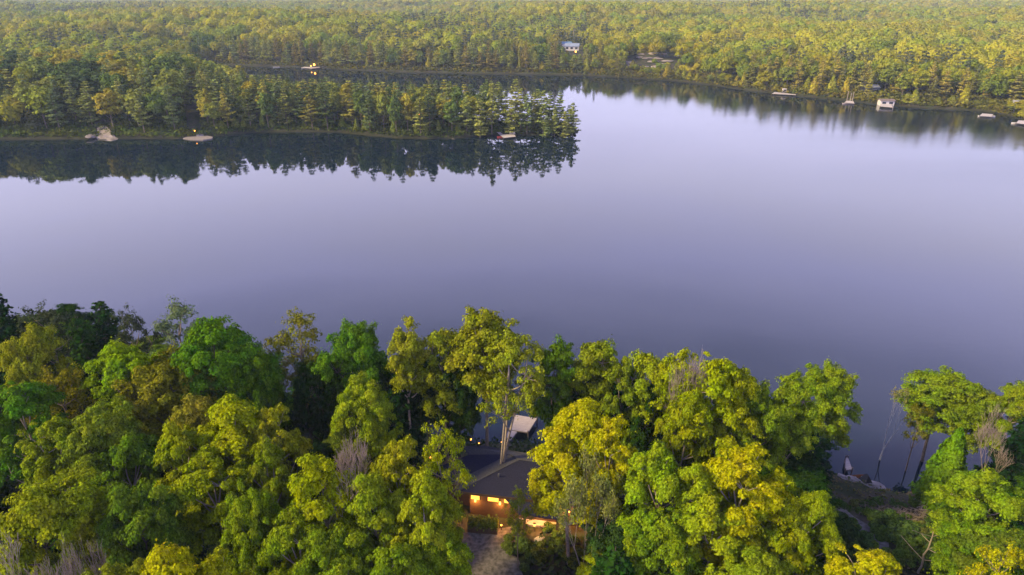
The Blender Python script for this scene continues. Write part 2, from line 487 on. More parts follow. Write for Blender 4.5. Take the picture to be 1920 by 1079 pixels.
def broadleaf(seed, Ht, R, base, n_lobe, n_puff, n_leaf, leaf=.17, puff=.85, lobe=.46, flat=.55, droop=0.0, trunk_r=.22, top_bias=1.0, lean=(0, 0), twigs=True, stems=1):
    """returns (trunk V,F), (crown V,F). Crown of boughs (lobes) carrying layered sprays (puffs) of leaves."""
    rng = np.random.default_rng(seed)
    zb = base * Ht
    Hc = Ht - zb
    ctr = np.array([lean[0], lean[1], zb + Hc * .5])
    lob = []
    ga = 2.399963
    ph = rng.uniform(0, 6.28)
    for k in range(n_lobe):
        t = (k + .5) / n_lobe
        zt = 1 - 1.75 * t ** top_bias                       # 1 (top) .. -0.75
        rr = math.sqrt(max(0.02, 1 - zt * zt)) if zt > 0 else (1 - .25 * abs(zt))
        a = ph + ga * k + rng.normal(0, .25)
        q = 1 - lobe * .85
        jit = rng.uniform(.78, 1.18)
        c = ctr + np.array([math.cos(a) * rr * R * q * jit, math.sin(a) * rr * R * q * jit, zt * Hc * .5 * (1 - lobe * .55) * rng.uniform(.85, 1.1)])
        lr = lobe * R * rng.uniform(.5, 1.22)
        lob.append((c, lr))
    lines = []
    # trunk(s)
    root = np.array([0., 0., -.4])
    forks = []
    for s_ in range(stems):
        off = np.array([0, 0, 0.]) if stems == 1 else np.array([math.cos(s_ * 2.1) * R * .35, math.sin(s_ * 2.1) * R * .3, 0.])
        top = ctr + off + np.array([rng.normal(0, .2), rng.normal(0, .2), Hc * .05])
        mid = root * .5 + top * .5 + rng.normal(0, .35, 3) * np.array([1, 1, 0]) - off * .4
        pts = bez(root, mid, top, 8)
        rad = np.linspace(trunk_r * (1 if stems == 1 else .75), trunk_r * .42, 8); rad[0] *= 1.35
        lines.append((pts, rad)); forks.append(pts)
    pc, pn, ps = [], [], []
    for c, lr in lob:
        fk = forks[int(rng.integers(len(forks)))]
        zi = np.argmin(np.abs(fk[:, 2] - (c[2] - lr * .9 - np.hypot(c[0] - fk[-1, 0], c[1] - fk[-1, 1]) * .5)))
        zi = max(3, min(7, zi))
        st = fk[zi]
        hub = c - np.array([0, 0, lr * .35])
        m = (st + hub) / 2 + np.array([0, 0, -.10 * np.linalg.norm(hub - st)]) + rng.normal(0, .2, 3)
        lines.append((bez(st, m, hub, 6), np.linspace(trunk_r * .38, trunk_r * .16, 6)))
        for j in range(n_puff):
            d = rng.normal(size=3); d[2] = abs(d[2]) * 1.0 - .45
            d /= np.linalg.norm(d)
            p = c + d * lr * rng.uniform(.62, 1.22) * np.array([1, 1, .85])
            pr = puff * rng.uniform(.6, 1.4)
            if twigs and j % 2 == 0:
                lines.append((bez(hub, (hub + p) / 2 + rng.normal(0, .12, 3), p, 4), np.linspace(trunk_r * .15, .012, 4)))
            n = int(n_leaf * (pr / puff) ** 2)
            L = rng.normal(size=(n, 3)); L /= np.linalg.norm(L, axis=1)[:, None]
            L[:, 2] = np.abs(L[:, 2]) * np.where(rng.random(n) < .25, -1, 1)
            rad = rng.random(n)[:, None] ** .33 * pr
            # each spray slopes away from the bough; some reach out as long shoots
            off = L * rad * np.array([1, 1, flat])
            stray = rng.random(n) < .08
            off[stray] *= rng.uniform(1.1, 1.55, (stray.sum(), 1))
            ax_ = d + rng.normal(0, .35, 3) + [0, 0, .25]; ax_ /= np.linalg.norm(ax_)
            off = off + (off @ ax_)[:, None] * ax_ * rng.uniform(-.4, 1.3)
            out = (p - c); out[2] = 0
            dr = -(off @ out) / (lr + .1) * .35 - droop * np.linalg.norm(off[:, :2], axis=1)
            off[:, 2] += np.where(off @ out > 0, dr * .0 - np.abs(dr) * .9, 0) - droop * np.linalg.norm(off[:, :2], axis=1)
            pc.append(p + off)
            pn.append(L * .9 + d * .35 + np.array([0, 0, .45]) + rng.normal(0, .36, (n, 3)))
    C = np.concatenate(pc); N = np.concatenate(pn)
    cv = cards(rng, C, N, leaf)
    tv = tube_np(lines, 6)
    return tv, cv

def conifer(seed, Ht, R, tiers, per, n_leaf, leaf=.45, base=.12, shape=.75, up=.12, trunk_r=.2, gap=.3, flatness=.22, ragged=.3):
    """trunk with whorls of near-horizontal plates of needles"""
    rng = np.random.default_rng(seed)
    lines = [(np.array([[0, 0, -.4], [rng.normal(0, .1), rng.normal(0, .1), Ht * .5], [0, 0, Ht]]), np.array([trunk_r, trunk_r * .65, .03]))]
    pc, pn = [], []
    for k in range(tiers):
        t = (k + rng.uniform(-.3, .3)) / tiers
        t = min(max(t, 0), .985)
        z = Ht * (base + (1 - base) * t)
        prof = (1 - t) ** shape * (1 if t > .12 else .75)
        ph = rng.uniform(0, 6.28)
        for j in range(per):
            if rng.random() < gap * (1 - t): continue
            a = ph + j * 2 * math.pi / per + rng.normal(0, .25)
            Lb = R * prof * rng.uniform(1 - ragged, 1 + ragged * .6) + .25
            dirv = np.array([math.cos(a), math.sin(a), up + rng.normal(0, .07)])
            st = np.array([0, 0, z]); en = st + dirv * Lb
            lines.append((np.array([st, (st + en) / 2 + [0, 0, -.04 * Lb], en]), np.array([.055, .035, .012]) * (trunk_r / .2)))
            n = max(4, int(n_leaf * (Lb / R) ** 1.2))
            s = rng.uniform(.18, 1.05, n) ** .8
            wd = Lb * .34 * (1.15 - s * .65)
            side = np.array([-math.sin(a), math.cos(a), 0])
            q = rng.normal(0, .55, n)
            C = st + dirv * (Lb * s)[:, None] + side * (q * wd)[:, None] + np.array([0, 0, 1.]) * (rng.normal(0, flatness, n) * (.4 + wd) - .1 * np.abs(q) * wd)[:, None]
            pc.append(C)
            pn.append(np.array([dirv[0] * .35, dirv[1] * .35, 1.0]) + rng.normal(0, .42, (n, 3)))
    C = np.concatenate(pc); N = np.concatenate(pn)
    return tube_np(lines, 5), cards(rng, C, N, leaf)

def cedar(seed, Ht, R, n, leaf=.5):
    """dense narrow flame-shaped conifer"""
    rng = np.random.default_rng(seed)
    t = rng.random(n) ** 1.25
    a = rng.uniform(0, 2 * math.pi, n)
    prof = np.minimum((1 - t) ** .75, (t * 6 + .45)) * (1 + .16 * np.sin(a * 3 + t * 9 + seed) + .12 * np.sin(a * 5 - t * 17))
    r = R * prof * rng.uniform(.72, 1.05, n)
    C = np.stack([np.cos(a) * r, np.sin(a) * r, .25 + t * (Ht - .3)], 1)
    N = np.stack([np.cos(a), np.sin(a), np.full(n, .55)], 1) + rng.normal(0, .4, (n, 3))
    tr = tube_np([(np.array([[0, 0, -.4], [0, 0, Ht * .5], [0, 0, Ht * .96]]), np.array([R * .1, R * .07, .03]))], 5)
    return tr, cards(rng, C, N, leaf)

def bare(seed, Ht, spread, depth=5, r0=.16, kids=3, rise=.55, lean=(0, 0), trunk=.35, leaf_n=0, leaf=.22, tipr=.013):
    """recursive leafless (or thinly leafed) tree"""
    rng = np.random.default_rng(seed)
    lines = []; tips = []
    def grow(p, d, L, r, k):
        d = d / np.linalg.norm(d)
        bend = rng.normal(0, .22, 3); bend[2] += .10
        q1 = p + d * L * .5 + bend * L * .25
        q2 = p + d * L + bend * L * .5
        r1 = max(tipr, r * .66)
        lines.append((bez(p, q1, q2, 4), np.linspace(r, r1, 4)))
        if k == 0:
            tips.append((q1, q2)); return
        nk = kids if k > 1 else kids
        ph = rng.uniform(0, 6.28)
        for j in range(nk):
            a = ph + j * 2 * math.pi / nk + rng.normal(0, .4)
            s = spread * rng.uniform(.5, 1.2)
            nd = d * .85 + np.array([math.cos(a) * s, math.sin(a) * s, rise * rng.uniform(.2, .8)])
            stp = q2 if (j < 2) else (q1 + q2) / 2
            grow(stp, nd, L * rng.uniform(.58, .82), r1 * rng.uniform(.62, .85), k - 1)
    grow(np.array([0, 0, -.4]), np.array([lean[0], lean[1], 1.0]), Ht * trunk, r0, depth)
    Vt, Ft = tube_np(lines, 5)
    sc = Ht / Vt[:, 2].max()
    Vt *= sc
    cv = None
    if leaf_n:
        C = []; N = []
        for a, b in tips:
            C.append((a + (b - a) * rng.random((leaf_n, 1)) * 1.1) * sc + rng.normal(0, .28, (leaf_n, 3)))
        C = np.concatenate(C)
        cv = cards(rng, C, rng.normal(0, 1, C.shape) + np.array([0, 0, .5]), leaf)
    return (Vt, Ft), cv

# ------------------------------------------------------------------ tree prototypes (meshes), then individual trees
MESH = {}
def proto(key, tv, cv, bark, leafm, Ht, R):
    q_ = cv[0] if cv is not None else tv[0]
    if key != 'lean': R = float(np.percentile(np.hypot(q_[:, 0], q_[:, 1]), 95))
    tm = mesh_np(key + "_trunk", tv[0], tv[1], [bark], smooth=True)
    cm = mesh_np(key + "_crown", cv[0], cv[1], [leafm]) if cv is not None else None
    MESH[key] = (tm, cm, Ht, R)

FULL = 1.0
for k, (s, kw) in {
    'dome1': (11, dict(Ht=16, R=4.6, base=.14, n_lobe=15, n_puff=22, n_leaf=175, puff=.66, lobe=.42)),
    'dome2': (12, dict(Ht=16, R=4.6, base=.16, n_lobe=14, n_puff=22, n_leaf=175, puff=.66, lobe=.44)),
    'dome3': (13, dict(Ht=15, R=4.8, base=.12, n_lobe=17, n_puff=20, n_leaf=175, puff=.64, lobe=.40)),
    'tuft1': (21, dict(Ht=16, R=3.8, base=.16, n_lobe=16, n_puff=16, n_leaf=185, puff=.60, lobe=.36, flat=.42, droop=.12)),
    'tuft2': (22, dict(Ht=17, R=3.7, base=.18, n_lobe=17, n_puff=16, n_leaf=185, puff=.60, lobe=.36, flat=.42, droop=.12)),
    'tuft3': (23, dict(Ht=15, R=4.1, base=.14, n_lobe=18, n_puff=16, n_leaf=185, puff=.60, lobe=.33, flat=.40, droop=.15)),
    'high1': (31, dict(Ht=18, R=3.3, base=.42, n_lobe=14, n_puff=18, n_leaf=140, puff=.62, lobe=.44)),
    'high2': (32, dict(Ht=18, R=3.2, base=.34, n_lobe=14, n_puff=16, n_leaf=140, puff=.62, lobe=.42)),
    'slim1': (41, dict(Ht=17, R=2.5, base=.46, n_lobe=11, n_puff=14, n_leaf=105, puff=.58, lobe=.52)),
    'slim2': (42, dict(Ht=16, R=2.9, base=.25, n_lobe=12, n_puff=14, n_leaf=105, puff=.58, lobe=.50)),
}.items():
    tv, cv = broadleaf(s, **kw)
    proto(k, tv, cv, BARK_MID if k[0] in 'hs' and k != 'slim1' else BARK_PALE if k[0] == 't' or k == 'slim1' else BARK, LEAF, kw['Ht'], kw['R'])
for k, (s, kw) in {
    'open1': (51, dict(Ht=16, R=4.2, base=.36, n_lobe=12, n_puff=14, n_leaf=40, puff=.55, lobe=.40)),
    'open2': (52, dict(Ht=16, R=3.6, base=.40, n_lobe=10, n_puff=13, n_leaf=38, puff=.52, lobe=.42)),
}.items():
    tv, cv = broadleaf(s, **kw); proto(k, tv, cv, BARK_MID, LEAF, kw['Ht'], kw['R'])
tv, cv = broadleaf(61, 18, 4.6, .50, 12, 17, 75, puff=.6, lobe=.40, lean=(2.4, .3), trunk_r=.26, stems=3)
proto('lean', tv, cv, BARK_PALE, LEAF, 18, 4.6)
tv, cv = conifer(71, 15, 3.0, 30, 7, 60, leaf=.32, base=.10, shape=.8, up=-.05); proto('hemlock1', tv, cv, BARK, NEEDLE, 15, 3.0)
tv, cv = conifer(72, 17, 3.4, 26, 6, 70, leaf=.34, base=.22, shape=.6, up=.15, gap=.35); proto('hemlock2', tv, cv, BARK, NEEDLE, 17, 3.4)
tv, cv = cedar(73, 8, 2.2, 9000, leaf=.24); proto('cone', tv, cv, BARK, LEAF, 8, 2.2)
tv, cv = bare(81, 11, .95, 6, .17, 3, .42, trunk=.28); proto('bare1', tv, None, DEAD, LEAF, 11, 5)
tv, cv = bare(82, 11, .85, 6, .15, 3, .45, trunk=.26); proto('bare2', tv, None, DEAD, LEAF, 11, 4.5)
tv, cv = bare(83, 15, .42, 6, .42, 2, .45, lean=(.28, 0), trunk=.38, leaf_n=12, leaf=.20); proto('birch1', tv, cv, BARK_BIRCH, LEAF, 15, 3.6)
tv, cv = bare(84, 14, .62, 5, .18, 3, .5, trunk=.30, leaf_n=26, leaf=.18); proto('twiggy', tv, cv, BARK_PALE, LEAF, 14, 4)

# mid-distance prototypes (the wooded point, the left shore, the right shore)
for q in range(5):
    tv, cv = conifer(200 + q, 20, 3.5 + .25 * (q % 3), 16 + 2 * (q % 3), 7, 54, leaf=.60, base=.12 + .04 * (q % 3), shape=.55 + .12 * (q % 3), up=.10 + .08 * (q % 2), gap=.25 + .12 * (q % 3), trunk_r=.24, flatness=.10, ragged=.75)
    proto('pine%d' % q, tv, cv, BARK_MID, NEEDLE, 20, 3.7)
for q in range(3):
    tv, cv = cedar(220 + q, 9, 1.9, 1500, leaf=.55); proto('midcedar%d' % q, tv, cv, BARK, NEEDLE, 9, 1.9)
for q in range(5):
    tv, cv = broadleaf(230 + q, 16, 4.4 + .3 * (q % 2), .18 + .06 * (q % 3), 14, 9, 26, leaf=.62, puff=1.05, lobe=.42, twigs=False)
    proto('mid%d' % q, tv, cv, BARK_MID, LEAF, 16, 4.6)

TREES = []     # (x, y, r) trunks already standing
def plant(key, name, x, y, Ht, R, color, label, cat, group=None, rz=None, z=None, rng=random):
    tm, cm, h0, r0 = MESH[key]
    if z is None: z = H(x, y)
    sz = Ht / h0; sx = R / r0
    o = empty(name, (x, y, z), rng.uniform(0, 6.28) if rz is None else rz, (sx * rng.uniform(.95, 1.05), sx * rng.uniform(.95, 1.05), sz))
    t = link("trunk", tm, o)
    if cm is not None:
        k_ = (1.42 if color[1] > .08 else 1.0) if y < 110 else 1.75 if name != 'deciduous_tree' else 1.8  # brighter leaf kinds raised further near the camera, painting sunlight into their colour
        c = link("crown", cm, o); c.color = (color[0] * k_ * (.95 if y < 110 else 1), color[1] * k_, color[2] * k_, 1)
    tag(o, label, cat, group)
    TREES.append((x, y, R))
    return o

YEL = (.155, .180, .002); GOLD = (.220, .212, .002); LIME = (.105, .160, .003); GRN = (.050, .110, .004); OLV = (.105, .105, .006)
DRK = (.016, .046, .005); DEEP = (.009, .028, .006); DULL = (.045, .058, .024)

def at_top(px, py, h):
    """where a tree of height h stands so that its top shows at the pixel"""
    z = 4.0
    for _ in range(6):
        x, y = P(px, py, z + h); z = H(x, y)
    return x, y, z

def hero(px, py, wpx, h, key, color, label, name="deciduous_tree", cat="tree", group=None, rz=None):
    x, y, z = at_top(px, py, h)
    dist = math.sqrt(x * x + y * y + (CAM_H - z - h * .7) ** 2)
    R = wpx / 2 / F * dist * (.94 if py < 672 else .86)
    if z < .3:
        print("WARN in water:", label, round(x, 1), round(y, 1), round(z, 2))
    return plant(key, name, x, y, h, R, color, label, cat, group, rz, z)

random.seed(5)
HEROES = [
 # back row against the lake, left to right
 (-14, 548, 70, 17, 'hemlock2', DEEP, "dark conifer cut by the left edge of the photo, tallest by the lake there", "conifer_tree"),
 (72, 560, 90, 16, 'open2', DULL, "dull grey-green loose tree at far left against the lake", None),
 (38, 600, 80, 13, 'hemlock1', DEEP, "dark spiky conifer low at the far left shore", "conifer_tree"),
 (140, 592, 80, 15, 'hemlock1', DRK, "dark blue-green conifer between the loose tree at far left and the pale rounded one", "conifer_tree"),
 (185, 600, 60, 14, 'hemlock2', DEEP, "narrow blackish conifer beside the dull round tree on the left shore", "conifer_tree"),
 (235, 576, 80, 16, 'open1', DULL, "dull green feathery round tree just left of the sparse grey-green one", None),
 (322, 548, 100, 18, 'open2', (0.0748, 0.1, 0.045), "sparse grey-green tree that stands highest above the left treeline", None),
 (400, 578, 165, 19, 'dome2', GRN, "huge rounded bright green crown against the lake on the left", None),
 (468, 632, 105, 16.5, 'dome3', (.048, .095, 0.0035), "darker green crown on the right flank of the huge rounded one", None),
 (225, 622, 160, 17, 'tuft3', LIME, "lime green spreading tree in front of the sparse grey-green one", None),
 (550, 584, 118, 17, 'open1', OLV, "open olive-brown tree showing its dark limbs against the lake", None),
 (660, 588, 130, 17.5, 'dome1', (0.0528, 0.115, 0.0049), "dense dark green dome right of the open olive-brown tree", None),
 (757, 600, 76, 18, 'slim1', (0.141, 0.15, 0.007), "slim tall tree with a long pale bare trunk, right of the dark dome", None),
 (826, 592, 100, 18, 'slim2', (0.132, 0.15, 0.0063), "yellow-green narrow tree between the slim pale-trunked one and the tallest centre tree", None),
 (905, 580, 140, 19, 'high1', (0.132, 0.14, 0.0056), "tall olive-yellow tree above the cottage, tallest at the centre of the shore", None),
 (930, 628, 135, 18, 'lean', (0.15, 0.17, 0.007), "leaning light green tree on several pale forked stems beside the dock", None),
 (1040, 630, 90, 17, 'high2', (0.0528, 0.1, 0.0049), "dark green tree behind the leaning pale-stemmed one", None),
 (1122, 625, 110, 17, 'high2', (0.114, 0.14, 0.0063), "flat-topped olive tree just right of the gap over the dock", None),
 (1175, 655, 90, 16.5, 'tuft1', (0.106, 0.14, 0.0063), "rough olive tree, second right of the gap over the dock", None),
 (1222, 640, 95, 17, 'slim2', (0.15, 0.18, 0.0056), "upright yellow-green tree left of the great yellow crown on the shore", None),
 (1268, 655, 80, 16.5, 'slim1', YEL, "narrow yellow tree touching the left side of the great yellow crown", None),
 (1298, 712, 120, 16, 'tuft3', (.13, .155, 0.0028), "yellow-green crown at the left foot of the great yellow one", None),
 (1392, 690, 125, 16.5, 'tuft2', (.15, .17, 0.0028), "yellow-green crown at the right shoulder of the great yellow one", None),
 (1340, 645, 150, 18.5, 'tuft1', YEL, "great yellow-green crown with upright limbs, biggest on the right shore", None),
 (1430, 700, 120, 16, 'dome3', (0.106, 0.15, 0.0056), "green shoulder tree right of the great yellow crown", None),
 (1500, 700, 100, 15.5, 'high2', (0.0968, 0.14, 0.0056), "tree with a yellowish top left of the gap to the right-hand cove", None),
 (1560, 672, 125, 13.9, 'dome1', (0.114, 0.16, 0.0049), "dark-sided tree standing alone at the left of the right-hand cove", None),
 (1782, 693, 118, 14, 'high1', (0.106, 0.15, 0.0056), "tall tree on a forked pale trunk, first big one right of the birch", None),
 (1850, 712, 80, 13.4, 'high2', (0.0968, 0.13, 0.0056), "green tree with a slim grey trunk, second right of the birch", None),
 (1918, 712, 80, 13.6, 'tuft2', (0.114, 0.15, 0.0056), "green tree cut by the right edge above the bare pale limbs", None),
 (1738, 745, 50, 11, 'open2', OLV, "thin olive tree right behind the white birch", None),
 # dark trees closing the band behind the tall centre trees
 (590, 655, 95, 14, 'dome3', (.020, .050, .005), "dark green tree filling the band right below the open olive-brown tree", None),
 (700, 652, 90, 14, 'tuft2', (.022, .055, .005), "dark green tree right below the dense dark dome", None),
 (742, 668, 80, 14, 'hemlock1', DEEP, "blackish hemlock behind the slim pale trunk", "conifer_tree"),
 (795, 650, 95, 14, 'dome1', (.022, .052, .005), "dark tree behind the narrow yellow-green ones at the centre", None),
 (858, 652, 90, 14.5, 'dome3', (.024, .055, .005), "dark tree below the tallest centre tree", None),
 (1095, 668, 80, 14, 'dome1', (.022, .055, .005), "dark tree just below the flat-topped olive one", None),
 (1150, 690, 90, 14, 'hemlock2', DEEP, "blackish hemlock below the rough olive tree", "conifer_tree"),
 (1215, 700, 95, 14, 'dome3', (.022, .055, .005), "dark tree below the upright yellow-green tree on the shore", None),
 # middle rows
 (672, 693, 132, 15, 'dome3', (0.15, 0.19, 0.0049), "round lime tree above the bare grey tree, in front of the dark hollow", None),
 (290, 655, 175, 16.5, 'dome1', OLV, "broad olive-brown crown below the lime green spreading tree", None),
 (425, 684, 125, 14, 'tuft2', GRN, "green tree at the foot of the huge rounded crown", None),
 (95, 690, 120, 14, 'open1', (0.132, 0.12, 0.0049), "small mustard tree in a hollow at far left", None),
 (42, 596, 100, 17.5, 'dome3', (0.141, 0.15, 0.007), "yellow-topped tree at the left edge in front of the dark conifers", None),
 (15, 700, 130, 16, 'tuft1', GRN, "green tufted tree against the left edge at mid height", None),
 (75, 770, 110, 15, 'tuft1', (.12, .15, 0.0042), "yellow-green tufts left of the broad mid-green crown", None),
 (160, 745, 145, 16, 'dome2', (0.106, 0.14, 0.0077), "broad mid-green crown between the left edge and the big golden tree", None),
 (225, 800, 150, 14, 'tuft3', (0.0704, 0.12, 0.0049), "dark green tufted crown left of the big golden tree", None),
 (360, 738, 120, 15.5, 'tuft2', (0.141, 0.13, 0.0098), "tan-olive tree behind the big golden tree's left side", None),
 (330, 775, 130, 15.5, 'tuft3', (.14, .16, 0.0028), "left-hand golden-green crown beside the big golden one", None),
 (385, 838, 150, 14.5, 'tuft1', (.135, .165, 0.0028), "golden-green crown directly below the big golden one", None),
 (480, 815, 120, 14.5, 'tuft3', (.12, .15, 0.0042), "olive-green crown below the right-hand golden one", None),
 (420, 745, 160, 16, 'tuft2', YEL, "big golden-green crown left of the bare grey tree", None),
 (500, 752, 120, 15.5, 'tuft1', (0.158, 0.165, 0.0049), "right-hand golden crown next to the big golden one", None),
 # foreground left
 (45, 888, 170, 16.24, 'dome2', (0.15, 0.175, 0.0049), "yellow-topped crown at the left edge, low in the photo", None),
 (145, 905, 110, 14.5, 'tuft2', (.13, .16, 0.0035), "yellow-tipped crown between the left edge crown and the wide dark one", None),
 (235, 890, 140, 15.08, 'dome3', (0.0748, 0.12, 0.0063), "wide dark green crown with yellow tips above the bottom left bare trees", None),
 (400, 1030, 130, 15, 'tuft1', (.17, .18, 0.0028), "yellow crown at the bottom edge right of the golden one with pale limbs", None),
 (310, 998, 165, 17, 'tuft3', GOLD, "golden crown with pale limbs at the bottom edge, left", None),
 (205, 1030, 130, 16.24, 'tuft1', (0.132, 0.15, 0.007), "pale green crown at the bottom edge beside the pinkish bare tree", None),
 (452, 897, 115, 15.66, 'dome1', (0.114, 0.16, 0.0042), "bright green upright crown left of the yellow spire tree", None),
 (590, 848, 150, 17, 'tuft2', YEL, "yellow spire-like tree in front of the bare grey tree", None),
 (545, 940, 130, 14.5, 'tuft1', (0.123, 0.165, 0.0042), "leafy green-yellow tree below the yellow spire-like one", None),
 (610, 975, 150, 14.5, 'dome3', (0.106, 0.15, 0.0049), "green round tree at the bottom, two crowns left of the drive", None),
 # around the cottage
 (825, 792, 120, 17, 'open1', YEL, "open yellow tree over the left end of the cottage roof", None),
 (745, 810, 130, 17, 'tuft1', (0.176, 0.18, 0.0049), "yellow tufted tree in front of the cottage's left wing lamp", None),
 (818, 905, 95, 13, 'tuft1', (.14, .17, 0.0035), "small yellow-green crown touching the lit entrance's left side", None),
 (780, 868, 145, 16.82, 'tuft3', (0.158, 0.185, 0.0049), "large yellow-green crown left of the lit entrance", None),
 (690, 880, 130, 16.24, 'tuft2', (0.141, 0.18, 0.0049), "yellow-green crown between the spire-like tree and the cottage", None),
 (815, 975, 150, 12.76, 'dome1', (0.106, 0.15, 0.0042), "low green crown left of the gravel drive", None),
 (720, 1000, 150, 13.92, 'tuft1', (0.0968, 0.14, 0.0042), "green crown at the bottom, just left of the low one by the drive", None),
 (1082, 742, 172, 17, 'tuft2', GOLD, "brightest golden tree, rising in front of the cottage roof beside the dock", None),
 (1150, 768, 130, 17, 'tuft1', GOLD, "golden tree right beside the brightest one in front of the cottage", None),
 (972, 916, 56, 8.5, 'open1', (0.123, 0.155, 0.007), "small young tree in front of the cottage porch", None),
 (1095, 862, 150, 14.5, 'twiggy', (0.141, 0.15, 0.03), "half-dead tree with bare whitish limbs in front of the cottage's right wing", None),
 (1235, 828, 165, 16.24, 'tuft3', (0.128, 0.18, 0.0042), "green-yellow crown right of the cottage", None),
 (1312, 862, 110, 14.5, 'tuft2', (0.15, 0.185, 0.0042), "yellow-green tree left of the great bright round tree", None),
 (1405, 832, 170, 15.66, 'tuft1', GOLD, "great bright yellow tree, top half, in the lower right", None),
 (1530, 915, 110, 12.5, 'tuft2', (.12, .155, 0.0035), "yellow-green crown edge nearest the clearing path", None),
 (1465, 880, 150, 13.34, 'tuft3', YEL, "broad yellow crown right behind the clearing path", None),
 (1350, 925, 170, 13.34, 'tuft3', (0.15, 0.18, 0.0042), "yellow-green crown below the great bright yellow tree", None),
 (1250, 950, 150, 12.76, 'dome1', (0.088, 0.135, 0.0042), "shaded green crown at the bottom right of the cottage", None),
 (1132, 1018, 90, 8, 'tuft2', (0.15, 0.18, 0.0042), "small lime crown at the bottom edge below the half-dead tree", None),
 (1520, 990, 130, 8, 'dome3', (0.0396, 0.08, 0.0056), "dark green small tree beside the path of the clearing", None),
 (1430, 1035, 150, 11.6, 'tuft2', (0.114, 0.15, 0.0049), "green crown at the bottom edge below the broad yellow one", None),
 # right foreground
 (1640, 1026, 135, 11, 'tuft1', GOLD, "golden crown at the bottom edge below the clearing", None),
 (1868, 885, 140, 11.5, 'tuft3', (0.106, 0.155, 0.0049), "spreading green tree at the right of the clearing", None),
 (1845, 968, 110, 8.5, 'dome3', (0.0704, 0.12, 0.0049), "lower green crown in front of the spreading tree at right", None),
 (1802, 803, 84, 9.5, 'cone', (0.0792, 0.15, 0.0042), "young cone-shaped bright green tree under the forked trunk", None),
 (1900, 1010, 90, 12, 'open2', GOLD, "sparse golden tree at the bottom right corner", None),
]
for (px, py, wp, h, key, colr, lab, nm) in HEROES:
    hero(px, py, wp, h, key, colr, lab, nm or "deciduous_tree", rz=0.0 if key == 'lean' else None, cat="conifer" if nm else "tree", group="tall trees of the near shore")
hero(650, 803, 165, 17.5, 'bare1', DRK, "bare grey leafless tree in the middle of the left foreground", "bare_tree", "bare tree")
hero(48, 968, 120, 17, 'bare2', DRK, "grey bare tree at the bottom left corner", "bare_tree", "bare tree")
hero(120, 1000, 80, 16, 'bare1', DRK, "small pinkish bare tree beside the grey one at bottom left", "bare_tree", "bare tree")
hero(1902, 755, 70, 13, 'bare2', DRK, "bare tree with pale limbs at the right edge above the golden one", "bare_tree", "bare tree")
hero(1310, 642, 90, 18.6, 'bare1', DRK, "purplish bare treetop poking out behind the great yellow crown", "bare_tree", "bare tree")
b = hero(1684, 722, 62, 11.8, 'birch1', (.14, .13, .03), "white leaning birch on the rocks at the right-hand cove", "birch_tree", "birch tree", rz=.2)

# tall bare-trunked trees by the dock gap, dead snag at right
def snag(px, py, h, rad, lean, mat, label):
    x, y = P(px, py, 4.0); z = H(x, y); x, y = P(px, py, z); z = H(x, y)
    rng = np.random.default_rng(int(px))
    pts = np.array([[lean * t * h + rng.normal(0, .06), rng.normal(0, .06), -.4 + t * (h + .4)] for t in np.linspace(0, 1, 9)])
    ls = [(pts, np.linspace(rad, rad * .45, 9))]
    for k in range(7):
        t = rng.uniform(.35, .98); i = int(t * 8); a = rng.uniform(0, 6.28)
        L = rng.uniform(.7, 2.2)
        d = np.array([math.cos(a), math.sin(a), .5]) * L
        ls.append((bez(pts[i], pts[i] + d * .5 + [0, 0, -.1], pts[i] + d, 4), np.linspace(rad * .3, .02, 4)))
    V, Fc = tube_np(ls, 7)
    o = link("tree_snag", mesh_np("tree_snag", V, Fc, [mat], smooth=True)); o.location = (x, y, z)
    tag(o, label, "dead tree"); TREES.append((x, y, 1))
def at_y(px, y):   # photo column -> x at a given depth
    z = H(0, y); py = 539.5 + F * ((CAM_H - z) * CP - y * SP) / (y * CP + (CAM_H - z) * SP); return py
snag(1903, 1079, 10.5, .24, .02, BARK_PALE, "dead pale trunk with broken top at the bottom right")
snag(1888, 1085, 6.5, .2, -.06, BARK_PALE, "shorter dead trunk leaning beside the broken-topped one at bottom right")
snag(1720, 1075, 4.5, .10, .05, BARK_PALE, "short thin grey stump in the lower right thicket")

# thin understory and filler trees that close the canopy
rng = random.Random(9)
ANCH = [((-42, 78), "the far left conifers"), ((-26, 62), "the huge rounded crown on the left"), ((-48, 50), "the crowns at the left edge"), ((-24, 45), "the big golden tree at left"), ((-16, 52), "the bare grey tree"),
        ((-12, 66), "the slim pale-trunked tree"), ((-30, 34), "the golden crown at the bottom left"), ((-12, 38), "the trees left of the drive"), ((8, 66), "the dock"), ((8, 46), "the golden tree by the cottage"),
        ((16, 62), "the narrow yellow tree on the shore"), ((24, 56), "the great yellow crown on the shore"), ((33, 62), "the dark-sided tree by the cove"), ((24, 44), "the great bright yellow tree"), ((14, 40), "the crowns below the half-dead tree"),
        ((55, 60), "the forked pale trunk at right"), ((68, 62), "the right-hand shore edge"), ((48, 42), "the clearing's right side"), ((34, 36), "the golden crown below the clearing")]
def nearest(x, y): return min(ANCH, key=lambda a: math.hypot(a[0][0] - x, a[0][1] - y))[1]
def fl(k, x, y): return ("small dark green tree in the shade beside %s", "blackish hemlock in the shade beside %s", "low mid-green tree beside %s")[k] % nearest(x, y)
nf = 0; tries = 0
hx = np.array([(a, b_) for a, b_, _ in TREES])
placed = []
